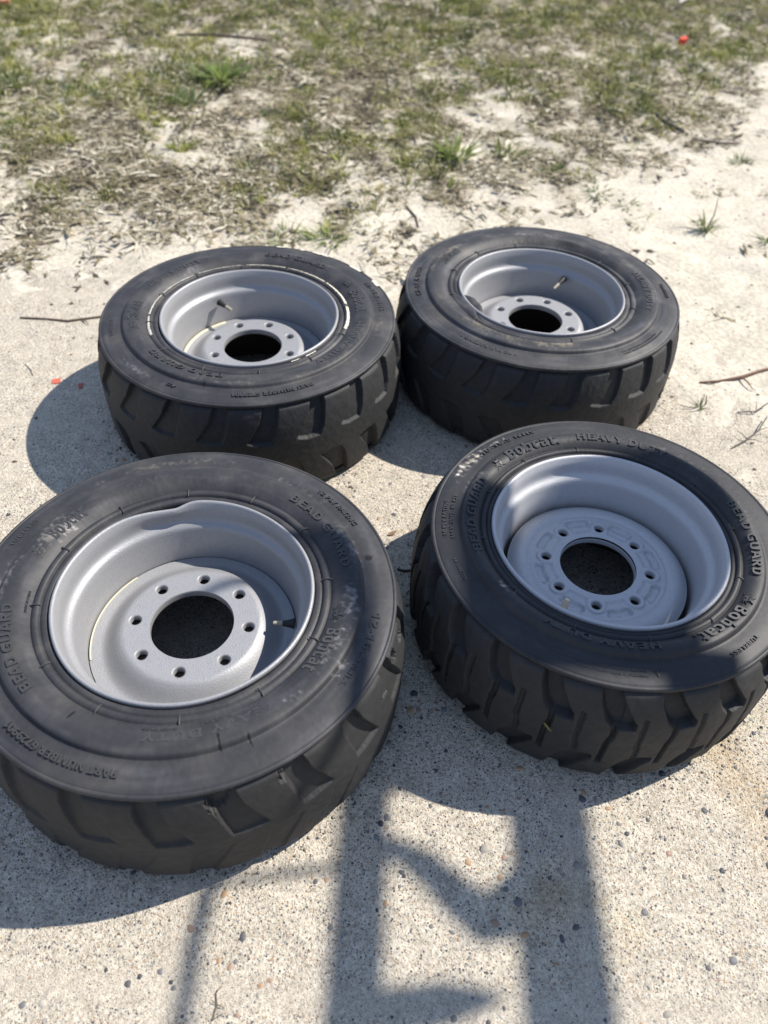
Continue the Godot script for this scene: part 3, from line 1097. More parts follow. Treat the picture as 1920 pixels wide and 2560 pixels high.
func build_litter() -> void:
	var rnd := RandomNumberGenerator.new()
	rnd.seed = 77
	var leafy := mat(Color.WHITE, 0.7, 0.3)
	leafy.vertex_color_use_as_albedo = true
	leafy.backlight_enabled = true
	leafy.backlight = Color(0.5, 0.5, 0.4)
	leafy.cull_mode = BaseMaterial3D.CULL_DISABLED
	var dead := mat(Color.WHITE, 0.85, 0.25)
	dead.vertex_color_use_as_albedo = true
	dead.cull_mode = BaseMaterial3D.CULL_DISABLED
	var straws := [[], [], []]
	var greens := [[], [], []]
	for k in 95000:
		var z := -2.3 - 6.7 * pow(rnd.randf(), 1.15)
		var wide := 1.3 + (-z) * 0.48
		var x := rnd.randf_range(-wide, wide)
		var l := litter_at(x, z)
		var g := green_at(x, z)
		var q := rnd.randf()
		var turn := rnd.randf() * TAU
		var s := rnd.randf_range(0.7, 1.5)
		var tone := rnd.randf()
		var p := Vector3(x, sand_height(x, z), z)
		var b := Basis(Vector3.UP, turn).scaled(Vector3.ONE * s)
		if q < l * 0.50 + 0.006:
			var c := Color(0.12, 0.10, 0.06).lerp(Color(0.33, 0.285, 0.18), tone) if tone < 0.75 else Color(0.55, 0.50, 0.39)
			if rnd.randf() < 0.2:
				c = Color(0.07, 0.06, 0.045)
			straws[k % 3].append([Transform3D(b, p + Vector3(0, 0.001, 0)), c])
		var q2 := rnd.randf()
		if q2 < g * 0.85:
			var c := Color(0.10, 0.130, 0.025).lerp(Color(0.28, 0.28, 0.065), tone)
			if rnd.randf() < 0.25:
				c = Color(0.05, 0.085, 0.03)
			elif rnd.randf() < 0.2:
				c = Color(0.40, 0.37, 0.17)
			greens[(k / 3) % 3].append([Transform3D(b.scaled(Vector3.ONE * (0.40 + 0.65 * pow(rnd.randf(), 2.5))), p), c])
	for k in 3:
		scatter("dry_grass_litter", straw_mesh(40 + k, 11), straws[k], dead)
		scatter("green_grass", [tuft_mesh(50, 9, 0.075, 0.005, 0.9, 0.03), tuft_mesh(51, 7, 0.05, 0.010, 1.4, 0.02), tuft_mesh(52, 8, 0.10, 0.004, 0.8, 0.03)][k], greens[k], leafy)
	# dark crumbs on the bare sand
	var crumbs := []
	for k in 5200:
		var z := rnd.randf_range(-5.5, -1.35)
		var x := rnd.randf_range(-2.6, 2.9)
		var s := 0.0018 + 0.0075 * pow(rnd.randf(), 4.0)
		var tone := rnd.randf()
		var turn := rnd.randf() * TAU
		var y := maxf(sand_height(x, z), 0.0006)
		crumbs.append([Transform3D(Basis(Vector3.UP, turn) * Basis.from_scale(Vector3(s, s * 1.6, s * 0.6)), Vector3(x, y + 0.0004, z)), Color(0.10, 0.085, 0.07).lerp(Color(0.27, 0.22, 0.16), tone)])
	# grit gathered against the tyres
	for k in 3600:
		var w: Vector2 = WHEELS[k % 4]
		var a := rnd.randf() * TAU
		var r := (0.366 if k % 4 == 1 else 0.382) + 0.055 * pow(rnd.randf(), 2.2)
		var s := 0.0010 + 0.0032 * pow(rnd.randf(), 3.0)
		var tone := rnd.randf()
		var turn := rnd.randf() * TAU
		var q := polar(a, r, 0.0) + Vector3(w.x, 0, w.y)
		q.y = maxf(sand_height(q.x, q.z), 0.0008)
		crumbs.append([Transform3D(Basis(Vector3.UP, turn) * Basis.from_scale(Vector3(s, s * 3.0, s * 0.8)), q), Color(0.10, 0.09, 0.08).lerp(Color(0.46, 0.41, 0.33), tone)])
	scatter("leaf_crumbs", pebble_mesh(9), crumbs, dead)


func on_ground(x: float, z: float) -> Vector3:
	return Vector3(x, maxf(sand_height(x, z), 0.0), z)


func weed(label: String, x: float, z: float, blades: int, length: float, width: float, lean: float, foot: float, c: Color, seed_: int, stalk := 0.0, called := "weed_plant") -> void:
	var o := thing(called, label, "weed", on_ground(x, z) - Vector3(0, 0.002, 0))
	var m := mat(c, 0.65, 0.35)
	m.cull_mode = BaseMaterial3D.CULL_DISABLED
	m.backlight_enabled = true
	m.backlight = Color(0.45, 0.5, 0.3)
	var second := m.duplicate() as StandardMaterial3D
	second.albedo_color = (c.srgb_to_linear() * 1.35 + Color(0.03, 0.02, 0.0)).linear_to_srgb()
	part("foliage", tuft_mesh(seed_, blades, length, width, lean, foot), m, o)
	part("young_foliage", tuft_mesh(seed_ + 500, maxi(3, blades / 2), length * 0.8, width, lean * 0.7, foot * 0.8), second, o)
	if stalk > 0:
		part("stalk", tube(PackedVector3Array([Vector3.ZERO, Vector3(0.01, stalk * 0.5, 0.004), Vector3(0.006, stalk, -0.004)]), PackedFloat32Array([0.003, 0.0024, 0.001]), 6), second, o)


func stick(called: String, label: String, category: String, pts: Array, radius: float, c: Color, twigs := []) -> void:
	var at := on_ground(pts[0][0], pts[0][1])
	var o := thing(called, label, category, at)
	var m := mat(c, 0.85, 0.3)
	var p := PackedVector3Array()
	var r := PackedFloat32Array()
	for k in pts.size():
		var lift: float = pts[k][2] if pts[k].size() > 2 else 0.0
		var q := on_ground(pts[k][0], pts[k][1]) + Vector3(0, radius * 0.8 + lift, 0)
		p.append(q - at)
		r.append(radius * (0.55 + 0.45 * sin(PI * (k + 0.8) / (pts.size() + 0.6))))
	part("stem", tube(p, r, 7), m, o)
	for t in twigs:     # [index of the point it leaves, dx, dy, dz]
		var a := p[t[0]]
		var d := Vector3(t[1], t[2], t[3])
		part("side_twig", tube(PackedVector3Array([a, a + d * 0.5 + Vector3(0, 0.004, 0), a + d]), PackedFloat32Array([radius * 0.6, radius * 0.5, radius * 0.25]), 6), m, o)


func build_things() -> void:
	var g1 := lin(0.085, 0.125, 0.030)
	var g2 := lin(0.060, 0.085, 0.035)
	var g3 := lin(0.13, 0.17, 0.04)
	weed("lone upright weed with a tall stalk on bare sand, right of the far right wheel", 1.18, -2.92, 16, 0.105, 0.010, 0.9, 0.03, g2, 1, 0.13)
	weed("bright green bushy weed at the litter edge, behind the gap of the far wheels", 0.23, -3.47, 44, 0.13, 0.012, 1.1, 0.07, g3, 2)
	weed("olive weed just right of the bright green bushy weed", 0.46, -3.55, 26, 0.10, 0.010, 1.3, 0.06, g1, 3)
	weed("low dark green weed on sand, middle of the three weeds above the far right wheel", 0.62, -3.36, 20, 0.065, 0.010, 1.8, 0.05, g2, 4)
	weed("flat sprawling weed nearest above the far right wheel", 0.80, -3.20, 22, 0.06, 0.009, 2.0, 0.07, g2, 5)
	weed("sparse flat weed end of the sprawling row on the sand", 0.90, -3.11, 12, 0.055, 0.008, 2.0, 0.05, g2, 6)
	weed("large dark leafy weed clump in the left part of the litter", -0.94, -4.30, 60, 0.17, 0.022, 1.1, 0.12, g1, 7)
	weed("smaller dark weed in front of the large leafy clump", -1.04, -3.98, 34, 0.12, 0.016, 1.2, 0.08, g2, 8)
	weed("yellow green weed clump behind the right rim of the far left wheel", -0.25, -2.70, 40, 0.10, 0.007, 1.3, 0.10, g3, 9)
	weed("thin green grass tuft directly behind the far left wheel", -0.42, -2.66, 34, 0.09, 0.006, 1.4, 0.10, g1, 10)
	weed("pale straggling tuft between the two far wheels", -0.10, -2.86, 18, 0.075, 0.006, 1.7, 0.09, lin(0.16, 0.15, 0.06), 11)
	weed("small dark weed at the far right on bare sand", 1.51, -3.61, 16, 0.07, 0.010, 1.5, 0.04, g2, 12)
	weed("little weed at the right edge level with the lone upright weed", 1.40, -2.86, 12, 0.055, 0.009, 1.9, 0.03, g2, 13)
	weed("dark green weed at the left edge among the litter", -1.91, -4.08, 30, 0.12, 0.014, 1.3, 0.08, g2, 14)
	weed("tiny green weed growing against the left side of the far left wheel", -0.795, -1.845, 20, 0.055, 0.006, 1.4, 0.035, g1, 15)
	weed("dry grey sprout standing on the sand right of the far right wheel", 0.885, -1.80, 8, 0.055, 0.005, 0.7, 0.012, lin(0.12, 0.12, 0.09), 16, 0.05, "dry_sprout")
	weed("faint thin weed on sand just left of the lone upright weed", 0.97, -3.0, 8, 0.08, 0.004, 0.9, 0.02, g3, 17)
	for p in [[-1.7, -4.9, 18], [-0.2, -4.8, 19], [0.35, -5.2, 20], [0.95, -5.5, 21], [1.5, -5.0, 22], [-0.75, -5.3, 23], [2.0, -5.6, 24], [-2.2, -5.2, 25]]:
		pass
	var bark := lin(0.16, 0.115, 0.08)
	stick("twig", "long thin twig lying on the ground against the left side of the far left wheel", "twig", [[-1.16, -2.075], [-1.08, -2.075], [-1.01, -2.07], [-0.97, -2.085], [-0.90, -2.11], [-0.80, -2.13]], 0.0038, lin(0.13, 0.10, 0.075), [[3, 0.03, 0.0, 0.03]])
	stick("twig", "reddish brown curved twig on the sand at the right edge", "twig", [[0.915, -1.925], [0.97, -1.925], [1.04, -1.945, 0.003], [1.12, -1.99, 0.005], [1.24, -2.04, 0.004]], 0.0042, lin(0.20, 0.12, 0.085), [[2, 0.02, -0.004, 0.055]])
	stick("twig", "dark stick lying in the grass near the top left", "twig", [[-1.32, -4.98, 0.02], [-1.12, -4.95, 0.03], [-0.95, -4.90, 0.03], [-0.80, -4.88, 0.02]], 0.008, lin(0.12, 0.10, 0.08))
	stick("twig", "pale bleached stick in the grass near the top right corner", "twig", [[1.80, -6.2, 0.03], [1.90, -6.33, 0.05], [1.99, -6.5, 0.06]], 0.012, lin(0.50, 0.48, 0.44))
	stick("twig", "dark chunk of stick in a hollow of the sand, upper right", "twig", [[1.22, -4.10, 0.01], [1.25, -4.02, 0.012], [1.31, -3.90, 0.01]], 0.010, lin(0.10, 0.09, 0.08))
	stick("twig", "dark stick across the sand just right of the dark chunk", "twig", [[1.34, -3.83, 0.004], [1.46, -3.78, 0.006], [1.55, -3.80, 0.004]], 0.0055, lin(0.12, 0.10, 0.085))
	stick("twig", "bent dark twig on sand above the far right wheel", "twig", [[0.42, -2.86], [0.46, -2.82], [0.47, -2.75], [0.53, -2.71]], 0.0030, lin(0.11, 0.09, 0.07), [[1, 0.04, 0.0, -0.03]])
	stick("twig", "short dark twig beside the litter, left of the bent one", "twig", [[0.02, -2.98], [0.06, -2.90], [0.07, -2.82]], 0.0042, lin(0.10, 0.08, 0.06), [[1, -0.03, 0.0, 0.02]])
	stick("twig", "branching dry twig on the sand at the right edge above the near right wheel", "twig", [[0.93, -1.63, 0.002], [0.98, -1.665, 0.006], [1.02, -1.70, 0.012], [1.06, -1.76, 0.010]], 0.0022, lin(0.12, 0.105, 0.09), [[1, 0.035, 0.004, 0.012], [1, -0.02, 0.004, -0.03], [2, 0.04, 0.006, -0.01]])
	stick("twig", "forked dry twig just above the branching twig at the right edge", "twig", [[0.99, -1.79, 0.003], [1.04, -1.79, 0.006], [1.08, -1.82, 0.012]], 0.0020, lin(0.12, 0.105, 0.09), [[1, 0.01, 0.008, -0.04], [0, 0.0, 0.004, 0.03]])
	stick("dry_sprig", "tiny dry sprig on the concrete at the bottom edge", "twig", [[-0.213, -0.255], [-0.210, -0.275], [-0.214, -0.290]], 0.0013, lin(0.13, 0.11, 0.085), [[0, 0.016, 0.002, -0.010], [1, 0.013, 0.002, 0.004], [1, -0.010, 0.002, -0.006], [2, 0.008, 0.001, -0.010]])
	stick("twig", "short dark twig on the concrete between the two near wheels", "twig", [[0.037, -1.142], [0.052, -1.137], [0.068, -1.140]], 0.0030, lin(0.05, 0.042, 0.035))
	stick("twig", "pale broken stem on the concrete left of the far left wheel", "twig", [[-1.06, -1.84], [-1.03, -1.81], [-1.02, -1.79]], 0.0022, lin(0.42, 0.38, 0.3))
	# leaves
	var leaf := PackedVector2Array([Vector2(-0.5, 0.02), Vector2(-0.25, 0.15), Vector2(0.1, 0.17), Vector2(0.36, 0.08), Vector2(0.5, 0), Vector2(0.3, -0.12), Vector2(0, -0.16), Vector2(-0.3, -0.13)])
	var put_leaf := func(label: String, at: Vector3, length: float, turn: Vector3, c: Color) -> void:
		var o := plate_mesh(leaf, 0.03)
		var l := part("dead_leaf", o, mat(c, 0.7), self)
		l.transform = Transform3D(Basis.from_euler(turn).scaled(Vector3.ONE * length), at)
		tag(l, label, "leaf")
	put_leaf.call("small brown dead leaf on the concrete beside the left edge of the near right wheel", Vector3(0.022, 0.004, -1.25), 0.026, Vector3(0.1, 0.5, 0.12), lin(0.20, 0.12, 0.07))
	put_leaf.call("tiny yellowish leaf stuck to the tread of the near right wheel", Vector3(WHEELS[1].x, 0.001, WHEELS[1].y) + polar(deg_to_rad(201.0), 0.3745, 0.150), 0.022, Vector3(PI / 2, deg_to_rad(-21.0), 0.6), lin(0.22, 0.17, 0.06))
	# scraps
	var scrap := func(label: String, at: Vector3, s: Vector3, turn: float, c: Color) -> void:
		var b := plate_mesh(PackedVector2Array([Vector2(-0.5, -0.42), Vector2(0.45, -0.5), Vector2(0.5, 0.3), Vector2(0.2, 0.5), Vector2(-0.46, 0.44)]), 1.0)
		var o := part("plastic_scrap", b, mat(c, 0.6), self)
		o.transform = Transform3D(Basis(Vector3.UP, turn) * Basis.from_euler(Vector3(0.15, 0, 0.1)) * Basis.from_scale(s), at)
		tag(o, label, "scrap")
	scrap.call("small square red scrap at the edge of the shadow left of the far left wheel", Vector3(-0.945, 0.002, -1.765), Vector3(0.024, 0.002, 0.020), 0.1, lin(0.60, 0.13, 0.08))
	scrap.call("tiny dark red scrap inside the shadow left of the far left wheel", Vector3(-0.872, 0.002, -1.75), Vector3(0.012, 0.002, 0.020), 0.3, lin(0.42, 0.09, 0.06))
	scrap.call("red scrap in the grass near the top right", on_ground(1.615, -5.28) + Vector3(0, 0.03, 0), Vector3(0.05, 0.03, 0.03), 0.6, lin(0.65, 0.06, 0.03))
	scrap.call("orange scrap in the grass at the top left corner", on_ground(-2.45, -5.36) + Vector3(0, 0.02, 0), Vector3(0.09, 0.02, 0.06), 0.2, lin(0.50, 0.22, 0.12))
	# a small metal ring by the right edge
	var ring := thing("metal_ring", "small shiny metal ring lying on the concrete at the right edge", "ring", Vector3(0.731, 0.003, -0.617))
	var tm := TorusMesh.new()
	tm.inner_radius = 0.0085
	tm.outer_radius = 0.0125
	tm.rings = 32
	tm.ring_segments = 10
	var steel := mat(lin(0.5, 0.5, 0.5), 0.3)
	steel.metallic = 1.0
	part("band", tm, steel, ring)
	part("washer_face", lathe(PackedVector2Array([Vector2(0.0092, -0.0012), Vector2(0.0072, -0.0008), Vector2(0.0060, -0.0012)]), 28, Vector3(0, 1, 0)), steel, ring)


func build_frame() -> void:
	# the steel lifting frame that stands beyond the right edge; its arms throw the bar shadows
	var y := 2.6
	var k := Vector2(SUN.x, SUN.z) / SUN.y * y
	var steel := mat(lin(0.32, 0.33, 0.34), 0.5)
	var o := thing("lifting_frame", "steel lifting frame standing beyond the right edge, its raised arms shadowing the near right wheel", "frame", Vector3(2.3, 0, 0.15))
	var base := o.position
	var arm := func(x: float, w: float, t: float, z0: float, z1: float) -> void:
		var a := part("arm", box_mesh(Vector3(w, t, z1 - z0), 0.006), steel, o)
		a.position = Vector3(x + k.x, y, (z0 + z1) / 2 + k.y) - base
	arm.call(-0.007, 0.062, 0.05, -0.70, 1.12)
	arm.call(0.3215, 0.100, 0.07, -0.66, 1.12)
	for x in [-0.007, 0.3215]:
		var p := part("post", box_mesh(Vector3(0.1, y - 0.03, 0.1), 0.008), steel, o)
		p.position = Vector3(x + k.x, (y - 0.03) / 2, 1.06 + k.y) - base
		var f := part("base_plate", box_mesh(Vector3(0.26, 0.014, 0.5), 0.003), steel, o)
		f.position = Vector3(x + k.x, 0.010, 1.06 + k.y) - base
	var plates := [
		["lift_plate", [[-0.075, -0.66], [-0.02, -0.62], [0.31, -0.60], [0.305, -0.70], [0.38, -0.79], [0.445, -0.90], [0.455, -1.02], [0.43, -1.10], [0.35, -1.165], [0.25, -1.16], [0.185, -1.135], [0.13, -1.07], [0.05, -1.05], [-0.05, -1.05], [-0.10, -0.95]]],
		["brace", [[0.03, -0.535], [0.10, -0.51], [0.15, -0.475], [0.19, -0.447], [0.25, -0.505], [0.25, -0.385], [0.182, -0.372], [0.128, -0.414], [0.09, -0.455], [0.03, -0.50]]],
		["hook_plate", [[0.03, -0.305], [0.12, -0.318], [0.19, -0.308], [0.215, -0.298], [0.19, -0.283], [0.12, -0.255], [0.03, -0.24]]]]
	for q in plates:
		var pts := PackedVector2Array()
		for v in q[1]:
			pts.append(Vector2(v[0] + k.x - base.x, v[1] + k.y - base.z))
		var m := part(q[0], plate_mesh(pts, 0.012), steel, o)
		m.position.y = y - 0.02
	var hose := PackedVector3Array()
	for q in [[-0.235, 0.30], [-0.255, 0.0], [-0.258, -0.25], [-0.262, -0.36], [-0.252, -0.46], [-0.25, -0.60], [-0.262, -0.72], [-0.285, -0.80], [-0.32, -0.86], [-0.38, -0.885], [-0.45, -0.86], [-0.52, -0.80]]:
		hose.append(Vector3(q[0] + k.x, y, q[1] + k.y) - base)
	part("hose", tube(hose, PackedFloat32Array([0.013, 0.013, 0.012, 0.013, 0.014, 0.019, 0.022, 0.028, 0.026, 0.012, 0.011, 0.011]), 10), black_rubber, o)
	var a3 := Vector3(-0.262 + k.x, y, -0.445 + k.y) - base
	var b3 := Vector3(-0.03 + k.x, y, -0.487 + k.y) - base
	part("hose_bracket", tube(PackedVector3Array([a3, b3]), PackedFloat32Array([0.008, 0.008]), 8), steel, o)
	var a4 := Vector3(-0.235 + k.x, y, 0.30 + k.y) - base
	var b4 := Vector3(-0.02 + k.x, y, 0.30 + k.y) - base
	part("hose_bracket", tube(PackedVector3Array([a4, b4]), PackedFloat32Array([0.012, 0.012]), 8), steel, o)


# ------------------------------------------------------------------ everything
func _ready() -> void:
	var cam := Camera3D.new()
	cam.name = "camera"
	var lens := CameraAttributesPhysical.new()
	lens.frustum_focal_length = 18.268
	lens.frustum_focus_distance = 1.52
	lens.frustum_near = 0.05
	lens.frustum_far = 400.0
	lens.exposure_aperture = 1.75
	cam.attributes = lens
	cam.fov = 66.595
	cam.near = 0.05
	cam.far = 400.0
	var pitch := 0.79972
	var roll := 0.05402
	var fwd := Vector3(0, -sin(pitch), -cos(pitch))
	var up0 := Vector3(0, cos(pitch), -sin(pitch))
	var right := Vector3.RIGHT * cos(roll) + up0 * sin(roll)
	var up := up0 * cos(roll) - Vector3.RIGHT * sin(roll)
	cam.transform = Transform3D(Basis(right, up, -fwd), cam_at)
	add_child(cam)
	cam.current = true
	var sky_m := ProceduralSkyMaterial.new()
	sky_m.sky_top_color = Color(0.49, 0.58, 0.73)
	sky_m.sky_horizon_color = Color(0.82, 0.83, 0.84)
	sky_m.sky_curve = 0.14
	sky_m.ground_bottom_color = Color(0.42, 0.40, 0.36)
	sky_m.ground_horizon_color = Color(0.66, 0.66, 0.64)
	sky_m.sky_energy_multiplier = 0.92
	sky_m.ground_energy_multiplier = 0.80
	sky_m.sun_angle_max = 20.0
	var env := Environment.new()
	env.background_mode = Environment.BG_SKY
	env.sky = Sky.new()
	env.sky.sky_material = sky_m
	env.tonemap_mode = Environment.TONE_MAPPER_LINEAR
	env.tonemap_exposure = 1.67
	env.sdfgi_enabled = true
	env.ssao_enabled = true
	env.ssil_enabled = true
	var we := WorldEnvironment.new()
	we.name = "world"
	we.environment = env
	add_child(we)
	var sun := DirectionalLight3D.new()
	sun.name = "sun"
	sun.light_energy = 1.4
	sun.light_color = Color(1.0, 0.975, 0.935)
	sun.light_angular_distance = 0.53
	sun.shadow_enabled = true
	add_child(sun)
	sun.look_at_from_position(SUN * 20.0, Vector3.ZERO, Vector3.UP)

	for q in [[wobble, 5, 1.0], [broad, 6, 1.1], [sand_noise, 7, 1.0]]:
		q[0].seed = q[1]
		q[0].frequency = q[2]
		q[0].noise_type = FastNoiseLite.TYPE_SIMPLEX_SMOOTH
		q[0].fractal_octaves = 3
	var sf := SystemFont.new()
	sf.font_names = PackedStringArray(["Droid Sans"])
	sf.font_weight = 700
	bold = sf
	var sf2 := SystemFont.new()
	sf2.font_names = PackedStringArray(["Droid Sans"])
	plain_font = sf2

	# materials
	var n := 512
	var speck := noise_bytes(n, n, 0.18, 61, 3)
	var cloud := noise_bytes(n, n, 0.02, 62, 4)
	var rgb := PackedByteArray()
	var bump := PackedByteArray()
	rgb.resize(n * n * 3)
	bump.resize(n * n)
	for k in n * n:
		var v := 0.188 + 0.05 * (speck[k] / 255.0 - 0.5) + 0.05 * (cloud[k] / 255.0 - 0.5)
		rgb[k * 3] = int(v * 255)
		rgb[k * 3 + 1] = int(v * 255 * 1.005)
		rgb[k * 3 + 2] = int(v * 255 * 1.01)
		bump[k] = int(clampf(0.5 + 0.5 * (speck[k] / 255.0 - 0.5) + 0.2 * (cloud[k] / 255.0 - 0.5), 0, 1) * 255)
	rubber = mat(Color.WHITE, 0.66, 0.4)
	rubber.albedo_texture = tex(n, n, rgb)
	rubber.vertex_color_use_as_albedo = true
	rubber.uv1_triplanar = true
	rubber.uv1_scale = Vector3.ONE * 4.0
	rubber.heightmap_enabled = true
	rubber.heightmap_texture = tex(n, n, bump, Image.FORMAT_L8)
	rubber.heightmap_scale = 0.06
	letter_mat = mat(Color(0.228, 0.23, 0.235), 0.52, 0.45)
	black_rubber = mat(Color(0.12, 0.12, 0.12), 0.6)
	brass = mat(lin(0.74, 0.62, 0.46), 0.5)
	brass.metallic = 0.15
	# grey sprayed paint over pitted steel
	rgb = PackedByteArray()
	rgb.resize(n * n * 3)
	bump = PackedByteArray()
	bump.resize(n * n)
	var pits := noise_bytes(n, n, 0.09, 63, 3)
	for k in n * n:
		var c := cloud[k] / 255.0
		var s := speck[k] / 255.0
		var q := pits[k] / 255.0
		var v := 0.715 + 0.10 * (s - 0.5) + 0.05 * (c - 0.5) + 0.07 * (q - 0.5)
		var worn := clampf((c - 0.62) * 4.0, 0, 1) * clampf((q - 0.5) * 5.0, 0, 1)
		var rust := clampf((q - 0.74) * 9.0, 0, 1) * clampf((s - 0.45) * 4.0, 0, 1) * clampf((c - 0.45) * 5.0, 0, 1)
		v -= 0.07 * worn
		rgb[k * 3] = int(clampf(v * (1.0 - 0.30 * rust), 0, 1) * 255)
		rgb[k * 3 + 1] = int(clampf(v * (1.0 - 0.44 * rust), 0, 1) * 255)
		rgb[k * 3 + 2] = int(clampf(v * (1.012 - 0.54 * rust), 0, 1) * 255)
		bump[k] = int(clampf(0.5 + 0.35 * (pits[k] / 255.0 - 0.5) + 0.3 * (s - 0.5), 0, 1) * 255)
	silver = mat(Color.WHITE, 0.50, 0.5)
	silver.metallic = 0.3
	silver.albedo_texture = tex(n, n, rgb)
	silver.uv1_triplanar = true
	silver.uv1_scale = Vector3.ONE * 5.0
	silver.heightmap_enabled = true
	silver.heightmap_texture = tex(n, n, bump, Image.FORMAT_L8)
	silver.heightmap_scale = 0.095

	fresh_silver = silver.duplicate()
	fresh_silver.metallic = 0.15
	silver.albedo_color = Color(0.83, 0.83, 0.83)
	build_ground()
	build_frame()

	var cream := mat(lin(0.62, 0.58, 0.48), 0.8)
	var crust := mat(lin(0.52, 0.46, 0.40), 0.9)
	var void_l := [[[0.0, 0.290], [-3.7, 0.290], [-6.0, 0.230], [-11.3, 0.157], [-6.0, 0.153], [-2.6, 0.151], [-1.2, 0.190], [0.6, 0.235]]]
	var void_r := [[[0.0, 0.290], [-4.8, 0.290], [-2.2, 0.195], [-0.6, 0.171], [4.0, 0.169], [8.0, 0.175], [3.2, 0.225]]]
	var void_f := [
		[[0.0, 0.290], [-3.8, 0.290], [-7.0, 0.245], [-11.0, 0.205], [-15.0, 0.187], [-6.0, 0.186], [-3.4, 0.205], [-1.2, 0.240]],
		[[-5.5, 0.200], [-7.1, 0.200], [-7.1, 0.160], [-6.4, 0.140], [-6.4, 0.070], [-4.9, 0.070], [-4.9, 0.144], [-5.5, 0.162]]]
	build_wheel(0, {
		"label": "near left wheel with a dented rim flange and torn, worn bald tread", "narrow": false, "lugs": 21, "flare": -1.0, "voids": void_l, "start": 179.2, "seed": 3, "under": 0.30, "high": 0.016, "low": 0.006, "dust": 0.70, "crown": 0.7,
		"tears": [[161.0, 0.245, 0.020, 0.022, 0.018], [158.5, 0.262, 0.008, 0.012, 0.012], [145.0, 0.245, 0.016, 0.012, 0.015], [96.0, 0.235, 0.012, 0.008, 0.012], [103.0, 0.240, 0.010, 0.012, 0.010], [-52.0, 0.255, 0.010, 0.014, 0.014], [111.0, 0.215, 0.016, 0.005, 0.008]],
		"spots": [[-67, 0.285, 12, 0.014, 0.55, 0.5, 1.3], [-60, 0.275, 5, 0.008, 0.7, 0.3, 1.5], [-95, 0.305, 16, 0.012, 0.35, 0.2, 1.4], [62, 0.305, 14, 0.009, 0.35, 0.2, 1.4], [88, 0.290, 9, 0.012, 0.45, 0.2, 1.6], [113, 0.285, 10, 0.015, 0.5, 0.2, 1.7], [120, 0.315, 5, 0.006, 0.7, 0.4, 1.5], [38, 0.318, 12, 0.008, 0.35, 0.5, 1.3], [132, 0.295, 4, 0.006, 0.45, 0.3, 1.2], [-20, 0.335, 22, 0.006, 0.3, 0.5, 1.2], [158, 0.305, 0.5, 0.016, -1, 0, 0.8], [150, 0.315, 0.4, 0.012, -1, 0, 0.8], [-155, 0.275, 0.5, 0.010, -1, 0, 0.8], [72, 0.330, 1.2, 0.008, -1, 0, 1.0]],
		"ribs": -10.5, "bolts": 0.5, "valve": [90.0, 0.188, 0.200, 0.150, 0.198, 0.0], "dent": true, "primer": 112.0, "weld": 0.0028, "primer_end": -48.0, "bulge": [], "paint": [],
		"words": [["cat", -76, 0, 0.281, 0, 0.0015], ["Bobcat", -69, -53, 0.283, 0.026, 0.0014, 0.0022], ["HEAVY", -40, -18, 0.284, 0.016, 0.0008, 0.0016], ["BEAD GUARD", 34, 76, 0.285, 0.016, 0.0011, 0.0022], ["cat", 97, 0, 0.274, 0, 0.0016], ["Bobcat", 104, 123, 0.276, 0.026, 0.0016, 0.0020],
			["HEAVY DUTY", 137, 180, 0.281, 0.016, 0.0011, 0.0020], ["BEAD GUARD", -138, -101, 0.289, 0.016, 0.0014, 0.0020], ["PART NUMBER 6729901", 184, 218, 0.338, 0.0115, 0.0022, 0.0], ["TUBELESS", -76, -64, 0.342, 0.008, 0.0013, 0.0008], ["12 PLY RATING", 38, 58, 0.338, 0.009, 0.0013, 0.0008], ["12-16.5", 94, 112, 0.337, 0.014, 0.0016, 0.0], ["N.H.S.", 113, 121, 0.334, 0.009, 0.0016, 0.0], ["B4912", 152, 161, 0.2635, 0.005, 0.0012, 0.0], ["0122 0195", 170, 181, 0.2655, 0.005, 0.0012, 0.0], ["MADE IN CHINA", -104, -94, 0.262, 0.003, 0.0008, 0.0]]})
